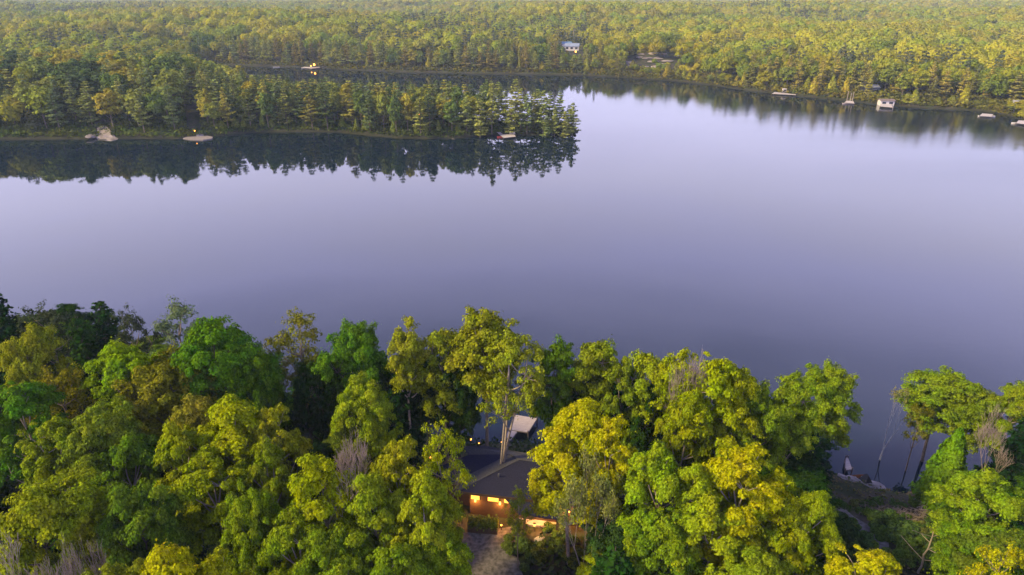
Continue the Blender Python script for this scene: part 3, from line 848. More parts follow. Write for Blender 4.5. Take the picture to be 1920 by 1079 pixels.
while nf < 105 and tries < 6000:
    tries += 1
    y = rng.uniform(27, 96); x = rng.uniform(-1, 1) * (y * .92 + 12)
    z = H(x, y)
    if z < 1.0 or sd1(x, y) < 1.5: continue
    if -13 < x < 13 and 45 < y < 60: continue
    if -6.5 < x < 6.5 and y >= 56: continue
    bx, by = proj(x, y, z)
    hh = rng.uniform(6.0, 10.5)
    tx, ty = proj(x, y, z + hh)
    if 830 < bx < 1035 and y < 52: continue
    if 1545 < bx < 1790 and y > 36 and y < 62: continue
    if 1545 < tx < 1860 and 690 < ty < 1079: continue
    if ty < 640 and x > -45: continue
    if np.min(np.hypot(hx[:, 0] - x, hx[:, 1] - y)) < 2.0: continue
    if any(math.hypot(a - x, b_ - y) < 3.4 for a, b_ in placed): continue
    placed.append((x, y))
    c = rng.random()
    if (690 < tx < 875 and 660 < ty < 800) or (555 < tx < 615 and 680 < ty < 800) or (1090 < tx < 1290 and 700 < ty < 830): c *= .3  # in the hollows favour the darkest leaves, so colour stands in for shade
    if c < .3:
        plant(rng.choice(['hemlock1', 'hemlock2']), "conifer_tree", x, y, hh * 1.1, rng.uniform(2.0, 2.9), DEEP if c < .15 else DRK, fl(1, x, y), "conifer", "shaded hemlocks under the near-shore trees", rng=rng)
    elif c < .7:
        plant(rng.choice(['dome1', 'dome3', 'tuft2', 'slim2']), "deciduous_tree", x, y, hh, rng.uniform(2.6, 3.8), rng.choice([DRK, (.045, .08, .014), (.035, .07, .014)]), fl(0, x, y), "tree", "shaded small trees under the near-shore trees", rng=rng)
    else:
        plant(rng.choice(['tuft1', 'tuft3', 'dome2']), "deciduous_tree", x, y, hh, rng.uniform(2.8, 3.8), rng.choice([(.030, .070, .005), (.04, .085, .006), (.065, .095, .008)]), fl(2, x, y), "tree", "low green trees filling the near canopy", rng=rng)  # greens darkened so the gaps between crowns have shade painted in
    nf += 1
print("fillers", nf)

# ------------------------------------------------------------------ mid-distance woods: every tree its own object
ORD = ["first", "second", "third", "fourth", "fifth", "sixth", "seventh", "eighth", "ninth", "tenth", "eleventh", "twelfth", "thirteenth", "fourteenth", "fifteenth", "sixteenth"]
MIDC = [(.12, .135, .022), (.15, .15, .020), (.09, .115, .024), (.18, .16, .020), (.065, .095, .022)]
PINEC = [(.155, .165, .036), (.12, .14, .034), (.09, .118, .034), (.19, .18, .032), (.07, .095, .032)]
CEDC = [(.15, .14, .014), (.12, .125, .016), (.18, .15, .014)]
rng = random.Random(21)
mid = []   # dicts: x,y,key,name,h,R,col,zone,row
def try_add(x, y, key, name, h, R, col, zone, front, mind):
    if zone in ('right', 'far'):
        bx = proj(x, y, 5)[0]
        if 1056 < bx < 1094: h *= .55
        if 1168 < bx < 1345: h = min(h, rng.uniform(3.6, 6.0)); R = min(R, 2.6)
    for q in mid:
        if abs(q['x'] - x) < mind and abs(q['y'] - y) < mind and math.hypot(q['x'] - x, q['y'] - y) < mind: return False
    mid.append(dict(x=x, y=y, key=key, name=name, h=h, R=R, col=col, zone=zone, front=front)); return True

def on_gap(x, y):
    """drives, bare rock and clearings on the far side"""
    bx, by = proj(x, y, H(x, y))
    if 350 < bx < 378 and 195 < by < 262: return True
    if 178 < bx < 212 and 205 < by < 262: return True
    if 262 < bx < 318 and by > 250: return True
    if 915 < bx < 985 and by > 236: return True
    return False

# the wooded point: front row then body
def px_line(pts, step):
    W = [P(*q) for q in pts]; res = []
    for a, b_ in zip(W[:-1], W[1:]):
        L = math.hypot(b_[0] - a[0], b_[1] - a[1]); k = max(1, int(L / step))
        for i_ in range(k):
            res.append((a[0] + (b_[0] - a[0]) * i_ / k, a[1] + (b_[1] - a[1]) * i_ / k))
    return res
# pines near the tip, spaced as in the photo: (px of base, py of base, height)
for (bx, by, h, R) in [(1073, 247, 13.5, 3.0), (1048, 244, 15, 2.8), (1040, 249, 13, 2.2), (1018, 246, 17, 3.0), (1000, 242, 14, 2.6), (988, 246, 15, 2.7), (966, 240, 18.5, 3.2),
                       (948, 238, 14, 2.6), (935, 236, 16.5, 3), (958, 247, 15, 2.8), (976, 243, 16, 3), (1008, 240, 15, 2.8), (1030, 242, 14.5, 2.7), (1058, 249, 11, 2.3), (913, 236, 17, 3), (1066, 243, 10, 2.2), (1025, 250, 10, 2.2), (922, 246, 20, 3.6), (905, 240, 16, 3), (900, 250, 15.5, 3)]:
    x, y = P(bx, by, 1.5)
    try_add(x, y, 'pine%d' % rng.randrange(5), 'pine_tree', h, R, rng.choice(PINEC[:3]), 'point', True, 1.5)
for step in range(1600):
    bx = rng.uniform(385, 915); by = rng.uniform(190, 256)
    x, y = P(bx, by, 1.5)
    d = sd1(x, y)
    if d < 1.2 or on_gap(x, y): continue
    if y > 322: continue
    front = d < 6 and y < 275
    if rng.random() < .72:
        try_add(x, y, 'pine%d' % rng.randrange(5), 'pine_tree', min(rng.uniform(13.5, 19.5), 49 - .118 * y + rng.uniform(-1.5, 1.2)), rng.uniform(2.7, 3.7), (lambda q_, c_: tuple(v * q_ for v in c_))(rng.uniform(.7, 1.05), rng.choice(PINEC)), 'point', front, 4.1)
    else:
        try_add(x, y, 'mid%d' % rng.randrange(5), 'deciduous_tree', min(rng.uniform(10, 15), 47.5 - .118 * y), rng.uniform(2.7, 3.8), rng.choice(MIDC), 'point', front, 4.3)
# small cedars and bushes along the point's front shore
for (x, y) in px_line([(1050, 251), (1000, 252), (930, 252), (890, 254), (860, 257), (800, 259), (740, 257), (700, 253), (640, 247), (560, 245), (470, 247), (400, 253)], 3.4):
    x += rng.uniform(-.6, .6); y += rng.uniform(1.2, 3.0)
    if on_gap(x, y) or (proj(x, y, 0)[0] > 900 and rng.random() < .72): continue
    try_add(x, y, 'midcedar%d' % rng.randrange(3), 'cedar_tree', rng.uniform(2.8, 6.0), rng.uniform(1.1, 1.7), rng.choice([(.085, .10, .016), (.10, .12, .014), (.07, .09, .018)]), 'point shore', True, 2.0)
# left shore
for step in range(1500):
    x = rng.uniform(-262, -112); y = rng.uniform(258, 372)
    d = sd1(x, y)
    if d < 2.0 or on_gap(x, y): continue
    bx, by = proj(x, y, 2)
    if bx > 470 or bx < -70 or (bx > 385 and y < 318): continue
    if sum(1 for q in mid if q['zone'] == 'left') > 165: break
    front = d < 9 and y < 285
    pc = .5 if y < 285 else .22
    if rng.random() < pc:
        try_add(x, y, 'pine%d' % rng.randrange(5), 'pine_tree', rng.uniform(13, 18), rng.uniform(2.9, 3.9), rng.choice(PINEC[:3] + [(.045, .065, .025)]), 'left', front, 5.4)
    else:
        try_add(x, y, 'mid%d' % rng.randrange(5), 'deciduous_tree', rng.uniform(12, 17), rng.uniform(4.6, 6.6), rng.choice(MIDC + [(.13, .155, .018), (.045, .07, .02)]), 'left', front, 7.0)
# right shore and far shore front rows
RS = [(1925, 226), (1880, 213), (1840, 208), (1740, 203), (1660, 197), (1600, 190), (1500, 180), (1400, 169), (1340, 160), (1270, 152), (1200, 147), (1100, 141)]
for row, (off, st) in enumerate(((1.6, 3.6), (6.5, 5.6), (13.5, 6.6), (21, 7.5))):
    for (x, y) in px_line(RS, st):
        # step inland (away from the lake) along the outward normal
        g = np.array([sd1(x + 1, y) - sd1(x - 1, y), sd1(x, y + 1) - sd1(x, y - 1)]); g /= np.linalg.norm(g) + 1e-6
        X = x + g[0] * (off + rng.uniform(-.6, 1.6)); Y = y + g[1] * (off + rng.uniform(-.6, 1.6))
        bx, by = proj(X, Y, H(X, Y))
        if 1640 < bx < 1682 and row < 2: continue
        if 1455 < bx < 1500 and row == 0: continue
        if 1560 < bx < 1640 and row == 0 and rng.random() < .8: continue
        if 1700 < bx < 1705 and row == 0: continue
        if row >= 2 and 1170 < bx < 1345: continue
        if 1170 < bx < 1345 and row == 1 and rng.random() < .5: continue
        c = rng.random(); low = 1170 < bx < 1345
        if row == 0:
            X += rng.uniform(-2.0, 2.0); Y += rng.uniform(-.3, 2.5); c2 = rng.random()
            if sd1(X, Y) < .8 or c2 < .10: continue
            if c2 < .50: try_add(X, Y, 'midcedar%d' % rng.randrange(3), 'cedar_tree', rng.choice([rng.uniform(2.5, 5), rng.uniform(6, 12)]), rng.uniform(1.5, 3.1), rng.choice(CEDC), 'right', True, 2.0)
            elif c2 < .68: try_add(X, Y, 'pine%d' % rng.randrange(5), 'pine_tree', rng.uniform(8, 14), rng.uniform(2.2, 3.4), rng.choice([(.12, .11, .02), (.10, .10, .022)]), 'right', True, 2.6)
            else: try_add(X, Y, 'mid%d' % rng.randrange(5), 'deciduous_tree', rng.uniform(4, 10), rng.uniform(2.2, 3.8), rng.choice([(.12, .13, .012), (.10, .12, .014), (.15, .14, .012)]), 'right', True, 2.8)
        elif c < .35:
            try_add(X, Y, 'pine%d' % rng.randrange(5), 'pine_tree', rng.uniform(9, 12) if low else rng.uniform(12, 17), rng.uniform(2.6, 3.6), rng.choice([(.19, .16, .03), (.15, .14, .032)]), 'right', False, 4.0)
        elif c < .5:
            try_add(X, Y, 'midcedar%d' % rng.randrange(3), 'cedar_tree', rng.uniform(7, 11), rng.uniform(2.0, 2.8), rng.choice(CEDC), 'right', False, 3.5)
        else:
            try_add(X, Y, 'mid%d' % rng.randrange(5), 'deciduous_tree', rng.uniform(7, 9) if low else rng.uniform(10, 15), rng.uniform(3.4, 4.8), rng.choice([(.15, .155, .014), (.12, .14, .016), (.18, .165, .014), (.10, .12, .018)]), 'right', False, 4.6)
FS = [(1100, 141), (1000, 139), (900, 138), (760, 135), (640, 130), (600, 127), (530, 125), (430, 122), (396, 120)]
for row, (off, st) in enumerate(((2.0, 4.8), (8.5, 7.0))):
    for (x, y) in px_line(FS, st):
        X = x + rng.uniform(-1, 1); Y = y + off + rng.uniform(0, 3)
        bx, by = proj(X, Y, 1)
        if row == 0 and (570 < bx < 612 or bx < 412): continue
        c = rng.random()
        if c < .72:
            try_add(X, Y, 'pine%d' % rng.randrange(5), 'pine_tree', rng.uniform(12, 20), rng.uniform(2.6, 3.8), rng.choice(PINEC[:2] + [(.13, .11, .024)]), 'far', row == 0, 3.4)
        elif c < .85:
            try_add(X, Y, 'midcedar%d' % rng.randrange(3), 'cedar_tree', rng.uniform(6, 10), rng.uniform(1.7, 2.5), rng.choice(CEDC), 'far', row == 0, 3.0)
        else:
            try_add(X, Y, 'mid%d' % rng.randrange(5), 'deciduous_tree', rng.uniform(9, 13), rng.uniform(3.0, 4.0), rng.choice(MIDC), 'far', row == 0, 4.0)

ZN = {'point': "the wooded point", 'point shore': "the wooded point", 'left': "the left shore", 'right': "the right-hand far shore", 'far': "the far shore of the back bay"}
LAND = {'point': [(1088, "the tip"), (950, "the dock with chairs"), (366, "the gravel track"), (700, "its bend")],
        'left': [(195, "the bare rock slope"), (366, "the gravel track"), (0, "the left edge"), (285, "the flat shore rocks")],
        'right': [(1660, "the white boathouse"), (1470, "the dock with the box"), (1590, "the dock with posts"), (1850, "the long low dock"), (1250, "the rocky clearing"), (1100, "the blue-roofed house")],
        'far': [(590, "the lit dock"), (1075, "the blue-roofed house"), (405, "the pale rock"), (830, "the middle of the bay")]}
LAND['point shore'] = LAND['point']
WL = {'point': "the point's shore", 'point shore': "the point's shore", 'left': "the left waterline", 'right': "the right waterline", 'far': "the back bay's shore"}
KN = {'pine_tree': ("pine", "pine tree"), 'cedar_tree': ("cedar", "cedar tree"), 'deciduous_tree': ("leafy tree", "tree")}
cnt = {}
for q in sorted([q for q in mid if q['front']], key=lambda q: q['x']):
    q['px'] = proj(q['x'], q['y'], 1)[0]
fr = {}
for q in mid:
    if q['front']:
        a = min(LAND[q['zone']], key=lambda s: abs(s[0] - q['px']))
        side = "left" if q['px'] < a[0] else "right"
        fr.setdefault((q['zone'], q['name'], a[1], side, a[0]), []).append(q)
for (zone, name, an, side, ax), L in fr.items():
    L.sort(key=lambda q: abs(q['px'] - ax))
    for k, q in enumerate(L):
        kn = KN[name][0]
        siz = ("tall " if q['h'] > 16 else "small " if q['h'] < 5 else "")
        if k < len(ORD):
            q['label'] = "%s%s %s on %s, %s of %s" % (siz, ORD[k], kn, WL[zone], side, an)
        else:
            q['label'] = "%s on %s, well %s of %s" % (kn, WL[zone], side, an)
BACK = {'point': [(1050, "the tip of the point"), (950, "the dock with chairs"), (800, "the point's bend"), (620, "the middle of the point"), (430, "the gravel track's right side")],
        'left': [(20, "the left edge of the photo"), (120, "the shore left of the bare slope"), (230, "the bare rock slope"), (310, "the flat shore rocks"), (400, "the gravel track")],
        'right': [(1870, "the long low dock"), (1750, "the shore right of the boathouse"), (1660, "the white boathouse"), (1570, "the dock with posts"), (1470, "the dock with the box"), (1390, "the shore right of the rocky clearing"), (1250, "the rocky clearing"), (1130, "the far corner of the lake")],
        'far': [(1060, "the blue-roofed house's shore"), (900, "the right part of the back bay"), (760, "the middle of the back bay"), (600, "the lit dock"), (480, "the moored boats"), (400, "the pale rock")]}
BACK['point shore'] = BACK['point']
def tone(c):
    return "golden" if c[0] >= .16 else "dark" if c[0] < .08 else "green" if c[1] > c[0] * 1.05 else "olive"
for q in mid:
    if 'label' not in q:
        bx = proj(q['x'], q['y'], 2)[0]; a = min(BACK[q['zone']], key=lambda t_: abs(t_[0] - bx))[1]
        siz = "tall" if q['h'] > 15 else "mid-height" if q['h'] > 11.5 else "low"
        q['label'] = "%s %s %s in the wood behind %s" % (siz, tone(q['col']), KN[q['name']][0], a)
    grp = "%ss of %s" % (KN[q['name']][0], ZN[q['zone']])
    plant(q['key'], q['name'], q['x'], q['y'], q['h'], q['R'], q['col'], q['label'], KN[q['name']][1], grp, rng=rng)
from collections import Counter
print(Counter((q['zone'], q['name']) for q in mid))

# ------------------------------------------------------------------ far forest: one object of instanced woodland patches
CLEAR = []      # filled with (x, y, r) kept free
def clear(x, y, r): CLEAR.append((x, y, r))
clear(46, 553, 21); clear(45, 530, 13)
for c_ in ((84, 486), (96, 486), (108, 488), (120, 490), (90, 500), (112, 502)): clear(*c_, 10)
clear(*P(825, 48, 8), 30); clear(*P(10, 72, 8), 22); clear(*P(45, 66, 8), 16)

pcol = bpy.data.collections.new("woodland_patches")
def far_patch(seed, kind):
    r = np.random.default_rng(seed)
    S = 46.0; Vs, Fs, As = [], [], []; n0 = 0
    base_c = np.array([(.22, .24, .022), (.26, .255, .022), (.17, .215, .024), (.24, .225, .03), (.20, .235, .022), (.29, .265, .022)][seed % 6])
    pts = []
    tries = 0
    while len(pts) < (34 if kind == 'pine' else 22) and tries < 3000:
        tries += 1
        p = r.uniform(-S / 2, S / 2, 2)
        if all(np.hypot(*(p - q)) > (5.4 if kind == 'pine' else 8.4) for q in pts): pts.append(p)
    for p in pts:
        con = r.random() < (.75 if kind == 'pine' else .10)
        if con:
            Ht = r.uniform(12, 20); R = r.uniform(2.6, 3.8); n = 330
            t = r.random(n) ** 1.2
            tq = np.floor(t * 9) / 9 * .6 + t * .4
            a = r.uniform(0, 6.283, n)
            rad = R * ((1 - t) ** .7 + .05) * r.uniform(.35, 1.05, n) ** .6
            C = np.stack([p[0] + np.cos(a) * rad, p[1] + np.sin(a) * rad, 1 + tq * (Ht - 1)], 1)
            N = np.stack([np.cos(a) * .6, np.sin(a) * .6, np.full(n, .8)], 1) + r.normal(0, .35, (n, 3))
            sz = .95
            col = np.array([(.10, .115, .055), (.07, .088, .048), (.15, .15, .05)][r.integers(3)])
        else:
            Ht = r.uniform(11, 19); R = r.uniform(4.8, 8.8); n = 950
            lb = []
            for k in range(7):
                a = k * 2.4 + r.uniform(0, .6); q = R * .5 * (0 if k == 0 else 1)
                lb.append((p[0] + math.cos(a) * q, p[1] + math.sin(a) * q, Ht - R * .55 - (0 if k == 0 else r.uniform(.2, .9) * R * .6), R * r.uniform(.42, .6)))
            lb = np.array(lb)
            w_ = r.integers(0, 7, n)
            D = r.normal(size=(n, 3)); D[:, 2] = np.abs(D[:, 2]) * 1.0 - .25
            D /= np.linalg.norm(D, axis=1)[:, None]
            C = lb[w_, :3] + D * lb[w_, 3:4] * r.uniform(.9, 1.04, (n, 1))
            N = D + r.normal(0, .14, (n, 3)) + [0, 0, .1]
            sz = .92
            col = np.array([(.19, .215, .022), (.14, .185, .022), (.24, .235, .022), (.085, .125, .024), (.20, .19, .05), (.27, .25, .02)][r.integers(6)]) * .45 + base_c * .75
            col = col * r.uniform(.9, 1.15)
        V, Fc = cards(r, C, N, sz * .95, 1.25)
        Vs.append(V); Fs.append(Fc + n0); n0 += len(V)
        As.append(np.tile(np.append(col, 1.0), (len(Fc), 1)))
    me = mesh_np("forest_patch", np.concatenate(Vs), np.concatenate(Fs), [FARLEAF], attr=np.concatenate(As))
    o = bpy.data.objects.new("forest_patch_%s_%d" % (kind, seed), me)
    pcol.objects.link(o)
    return o
for s_ in range(6): far_patch(900 + s_, 'leaf')
for s_ in range(4): far_patch(950 + s_, 'pine')
names = sorted(o.name for o in pcol.objects)   # leaf first (0-5), pine (6-9)
pr = np.random.default_rng(77)
pos, idx, rot, scl = [], [], [], []
STEP = 38.0
yy = 300.0
while yy < 4600:
    st = STEP if yy < 2200 else STEP * 1.35
    half = yy * .82 + 90
    for xx in np.arange(-half, half, st):
        x = xx + pr.uniform(-7, 7); y = yy + pr.uniform(-7, 7)
        d = sd1(x, y)
        lim = 19 if x < 30 and y > 420 else (33 if x > 0 else 24)
        left_mid = (-270 < x < -100 and y < 385) or y < 330 and x < 60
        if d < lim + 18: continue
        if left_mid: continue
        if any(math.hypot(x - cx, y - cy_) < cr_ + 20 for cx, cy_, cr_ in CLEAR): continue
        pin = 6 if (lumps(np.array([x]), np.array([y]), 160, 8)[0] > .28 or (-60 < x < 60 and y < 560)) else 0
        pos.append((x, y, H(x, y) - .3)); idx.append(pin + pr.integers(4 if pin else 6)); rot.append(pr.uniform(0, 6.283)); scl.append(pr.uniform(.92, 1.12))
    yy += st
# edge-fill: single scattered trees where whole patches do not fit
print("patches", len(pos))
me = bpy.data.meshes.new("far_forest")
me.from_pydata(pos, [], []); 
for nm_, dt, vals in (("pick", 'INT', idx), ("spin", 'FLOAT', rot), ("size", 'FLOAT', scl)):
    a = me.attributes.new(nm_, dt, 'POINT'); a.data.foreach_set("value", np.array(vals, dtype=np.int32 if dt == 'INT' else np.float32))
ff = link("far_forest", me)
tag(ff, "unbroken far-off mixed forest running from the far shores to the horizon", "forest", kind='stuff')
ng = bpy.data.node_groups.new("scatter_patches", 'GeometryNodeTree')
ng.interface.new_socket("Geometry", in_out='INPUT', socket_type='NodeSocketGeometry')
ng.interface.new_socket("Geometry", in_out='OUTPUT', socket_type='NodeSocketGeometry')
gi = ng.nodes.new("NodeGroupInput"); go = ng.nodes.new("NodeGroupOutput")
ci = ng.nodes.new("GeometryNodeCollectionInfo"); ci.inputs[0].default_value = pcol; ci.inputs[1].default_value = True; ci.inputs[2].default_value = True
m2p = ng.nodes.new("GeometryNodeMeshToPoints")
iop = ng.nodes.new("GeometryNodeInstanceOnPoints")
def named(nm_, ty):
    a = ng.nodes.new("GeometryNodeInputNamedAttribute"); a.data_type = ty; a.inputs[0].default_value = nm_
    return a.outputs['Attribute']
ng.links.new(gi.outputs[0], m2p.inputs[0]); ng.links.new(m2p.outputs[0], iop.inputs['Points'])
ng.links.new(ci.outputs[0], iop.inputs['Instance']); iop.inputs['Pick Instance'].default_value = True
ng.links.new(named("pick", 'INT'), iop.inputs['Instance Index'])
cx_ = ng.nodes.new("ShaderNodeCombineXYZ"); ng.links.new(named("spin", 'FLOAT'), cx_.inputs[2])
ng.links.new(cx_.outputs[0], iop.inputs['Rotation']); ng.links.new(named("size", 'FLOAT'), iop.inputs['Scale'])
ng.links.new(iop.outputs[0], go.inputs[0])
md = ff.modifiers.new("scatter", 'NODES'); md.node_group = ng

# closer-in single trees (one merged stuff mesh) that fill between the front rows and the patches
r = np.random.default_rng(404)
Vs, Fs, As, n0 = [], [], [], 0
def blob_tree(x, y, Ht, R, n, col, con):
    global n0
    z = H(x, y)
    if con:
        t = r.random(n) ** 1.2; tq = np.floor(t * 10) / 10 * .6 + t * .4
        a = r.uniform(0, 6.283, n); rad = R * ((1 - t) ** .7 + .05) * r.uniform(.35, 1.05, n) ** .6
        C = np.stack([x + np.cos(a) * rad, y + np.sin(a) * rad, z + 1 + tq * (Ht - 1)], 1)
        N = np.stack([np.cos(a) * .6, np.sin(a) * .6, np.full(n, .8)], 1) + r.normal(0, .35, (n, 3)); sz = .8
    else:
        lb = []
        for k in range(11):
            a = k * 2.4 + r.uniform(0, .6); q = R * (0 if k == 0 else .55)
            lb.append((x + math.cos(a) * q, y + math.sin(a) * q, z + Ht - R * .5 - (0 if k == 0 else r.uniform(.1, 1.5) * R * .6), R * r.uniform(.34, .52)))
        lb = np.array(lb); w_ = r.integers(0, 11, n)
        D = r.normal(size=(n, 3)); D[:, 2] = np.abs(D[:, 2]) - .3; D /= np.linalg.norm(D, axis=1)[:, None]
        C = lb[w_, :3] + D * lb[w_, 3:4] * r.uniform(.8, 1.08, (n, 1)); N = D + r.normal(0, .16, (n, 3)) + [0, 0, .1]; sz = .70
    V, Fc = cards(r, C, N, sz, 1.3)
    Vs.append(V); Fs.append(Fc + n0); n0 += len(V); As.append(np.tile(np.append(col, 1.0), (len(Fc), 1)))
grid = {}
for q in mid: grid.setdefault((int(q['x'] // 10), int(q['y'] // 10)), []).append((q['x'], q['y'], q['R']))
PP = np.array(pos)[:, :2]
nb = 0
for yy in np.arange(262, 640, 7.8):
    for xx in np.arange(-yy * .84 - 30, yy * .84 + 30, 7.8):
        x = xx + r.uniform(-2.2, 2.2); y = yy + r.uniform(-2.2, 2.2)
        if y < 330 and -112 < x < 60: continue
        near_p = PP[(np.abs(PP[:, 0] - x) < 24) & (np.abs(PP[:, 1] - y) < 24)]
        if len(near_p) and np.min(np.hypot(near_p[:, 0] - x, near_p[:, 1] - y)) < 21: continue
        d = sd1(x, y)
        if d < 5: continue
        gx, gy = int(x // 10), int(y // 10)
        if any(math.hypot(x - a, y - b_) < 4.6 for i_ in (-1, 0, 1) for j_ in (-1, 0, 1) for a, b_, _ in grid.get((gx + i_, gy + j_), [])): continue
        if on_gap(x, y): continue
        if any(math.hypot(x - cx, y - cy_) < cr_ * .9 for cx, cy_, cr_ in CLEAR): continue
        con = r.random() < (.6 if (-90 < x < 70 and y > 430) else .22)
        low = False; clr = 72 < x < 138 and 445 < y < 478
        warm = x > 60
        if con: col = np.array([(.15, .15, .04), (.10, .115, .04), (.20, .18, .035)][r.integers(3)])
        else: col = np.array([(.23, .24, .018), (.17, .205, .02), (.28, .26, .018), (.12, .16, .02)][r.integers(4)] if warm else [(.15, .19, .02), (.20, .21, .02), (.08, .12, .024), (.23, .22, .022)][r.integers(4)])
        bx = proj(x, y, 5)[0]
        if 1055 < bx < 1095 and y < 590: low = True
        if clr and r.random() < .5: continue
        low = low or clr
        blob_tree(x, y, r.uniform(10, 16) * (.4 if clr else .55 if low else 1), r.uniform(2.0, 2.8) if con or clr else r.uniform(4.2, 7.0), 420 if con else 1300, col, con)
        nb += 1
print("blob trees", nb, n0 // 4)
tag(link("forest", mesh_np("forest", np.concatenate(Vs), np.concatenate(Fs), [FARLEAF], attr=np.concatenate(As))),
    "mixed forest canopy just behind the shoreline trees of the far shores", "forest", kind='stuff')

# ------------------------------------------------------------------ the cottage
def W3(px, py, z):
    x, y = P(px, py, z); return (x, y, z)
HZ = 4.6
house = empty("cottage", (*P(960, 915, HZ), HZ))
tag(house, "low cottage with dark shingled hip roof and orange-lit eaves among the near trees", "house")
hl = Vector(house.location)
def loc(p): return tuple(Vector(p) - hl)
A_ = Vector(W3(858, 921, 7.9)); E_ = Vector(W3(1212, 962, 7.9))
u = (E_ - A_); u.z = 0; u.normalize(); nB = Vector((-u.y, u.x, 0))
R0 = W3(975, 862, 9.3); R1 = W3(1150, 884, 9.3); B0 = W3(955, 852, 9.15); L0 = W3(866, 897, 8.0)
C0 = W3(880, 853, 8.55); C1 = W3(868, 836, 8.7); C2 = W3(908, 836, 9.0); C3 = W3(1000, 852, 9.2); C4 = W3(1175, 874, 8.9)
def slab(name, pts, mat, th=.22, parent=None):
    return MB().solid([loc(p) for p in pts], th).build(name, mat, parent or house)
tag(slab("roof", [tuple(A_), tuple(E_), R1, R0], SHING), "dark front slope of the roof")
tag(slab("roof", [tuple(A_ + Vector((0, 0, .01))), R0, B0, L0], SHING_SKYLIT), "paler narrow hip slope of the roof")
slab("roof", [L0, B0, C0, W3(800, 884, 7.6), W3(850, 905, 7.75)], SHING)
tag(slab("roof", [R0, R1, C4, C3, C2, C1, C0, B0], SHING_SKYLIT), "paler rear part of the roof")
slab("roof", [tuple(E_), W3(1225, 930, 7.9), C4, R1], SHING)
# ridge caps, vent pipe
mb = MB(); mb.tube([loc(R0), loc(R1)], .09); mb.tube([loc(A_), loc(R0)], .08); mb.tube([loc(R0), loc(B0)], .08)
mb.build("ridge_cap", SHING_SKYLIT, house)
MB().tube([loc(W3(935, 895, 8.5)), loc(W3(935, 889, 9.05))], .07).build("vent_pipe", METAL, house)
# walls
def wall_box(p0, p1, depth, z0, z1, name, mat):
    p0 = Vector(p0); p1 = Vector(p1); uu = (p1 - p0); uu.z = 0; nn = Vector((-uu.y, uu.x, 0)).normalized()
    poly = [p0, p1, p1 + nn * depth, p0 + nn * depth]
    return MB().prism([(q.x - hl.x, q.y - hl.y) for q in poly], z0 - hl.z, z1 - hl.z).build(name, mat, house)
wp0 = A_ + u * .9 + nB * .9; wp1 = E_ - u * .9 + nB * .9
wall_box(wp0, wp1, 4.2, HZ - .3, 7.62, "wall", CEDAR)
lw0 = Vector(W3(812, 893, 7.4)) + nB * .5; lw1 = wp0 - u * .02 + nB * .9
wall_box(lw0, lw1, 3.2, HZ - .3, 7.3, "wall", CEDAR)
fas = MB(); fas.box(loc((A_ + E_) / 2 - nB * .03 + Vector((0, 0, -.13))), ((E_ - A_).length, .05, .26), math.atan2(u.y, u.x)); fas.build("fascia", DARKWD, house)
def on_wall(s_, z, off=.0):
    """point on the front wall s_ metres from its left end"""
    q = wp0 + u * s_ - nB * off; return (q.x - hl.x, q.y - hl.y, z - hl.z)
ang = math.atan2(u.y, u.x)
for (s_, wd) in ((.15, .8), (1.75, 1.0), (3.3, 1.0), (7.4, 1.3), (10.2, 1.3), (13.0, 1.3)):
    f_ = MB().box(on_wall(s_ + wd / 2, 6.7, .03), (wd + .1, .06, .62), ang).build("window", DARKWD, house)
    MB().box(on_wall(s_ + wd / 2, 6.7, .07), (wd, .04, .50), ang).build("pane", WINE, f_)
dr = MB().box(on_wall(5.6, 5.75, .03), (1.1, .06, 2.2), ang).build("door", DARKWD, house)
MB().box(on_wall(5.2, 5.7, .09), (.08, .08, .3), ang).build("handle", METAL, dr)
# porch roof over the entrance
pr_ = [W3(945, 931, 7.72), W3(1046, 944, 7.72), W3(1050, 974, 7.05), W3(972, 963, 7.05)]
tag(slab("porch_roof", pr_, SHING, .16), "lower porch roof over the entrance")
for q in (W3(984, 963, 7.0), W3(1046, 971, 7.0)):
    MB().box((q[0] - hl.x, q[1] + .3 - hl.y, (7.0 + HZ) / 2 - hl.z - .06), (.22, .22, 7.0 - HZ - .12), ang).build("post", CEDAR, house)
MB().prism([(p[0] - hl.x, p[1] - hl.y) for p in (W3(972, 985, HZ), W3(1060, 996, HZ), W3(1055, 975, HZ), W3(975, 965, HZ))], .02, .22).build("porch_floor", DECKW, house)
# lamps of the house and garden
def lamp_light(p, power, parent, size=.12):
    d = bpy.data.lights.new("lamp_light", 'POINT'); d.energy = power; d.color = (1.0, .44, .09); d.shadow_soft_size = size
    o = bpy.data.objects.new("lamp_light", d); COL.objects.link(o); o.parent = parent; o.location = p
def sconce(s_, z, power=60):
    power *= .8
    b_ = MB().box(on_wall(s_, z, .12), (.14, .2, .2), ang).build("wall_lamp", LAMPE, house)
    lamp_light(on_wall(s_, z - .16, .42), power, house)
for s_ in (.55, 2.9, 4.6, 8.9, 11.6): sconce(s_, 6.35, 110)
for (px_, py_, z_, pw) in ((1011, 950, 6.6, 120), (1030, 953, 6.6, 150), (1066, 959, 6.6, 80)):
    p = W3(px_, py_, z_); c = loc(p)
    MB().tube([(c[0], c[1], c[2] + .22), (c[0], c[1], c[2] - .05)], [.05, .14], 8).build("hanging_lamp", LAMPE, house)
    lamp_light((c[0], c[1] - .3, c[2] - .25), pw, house)

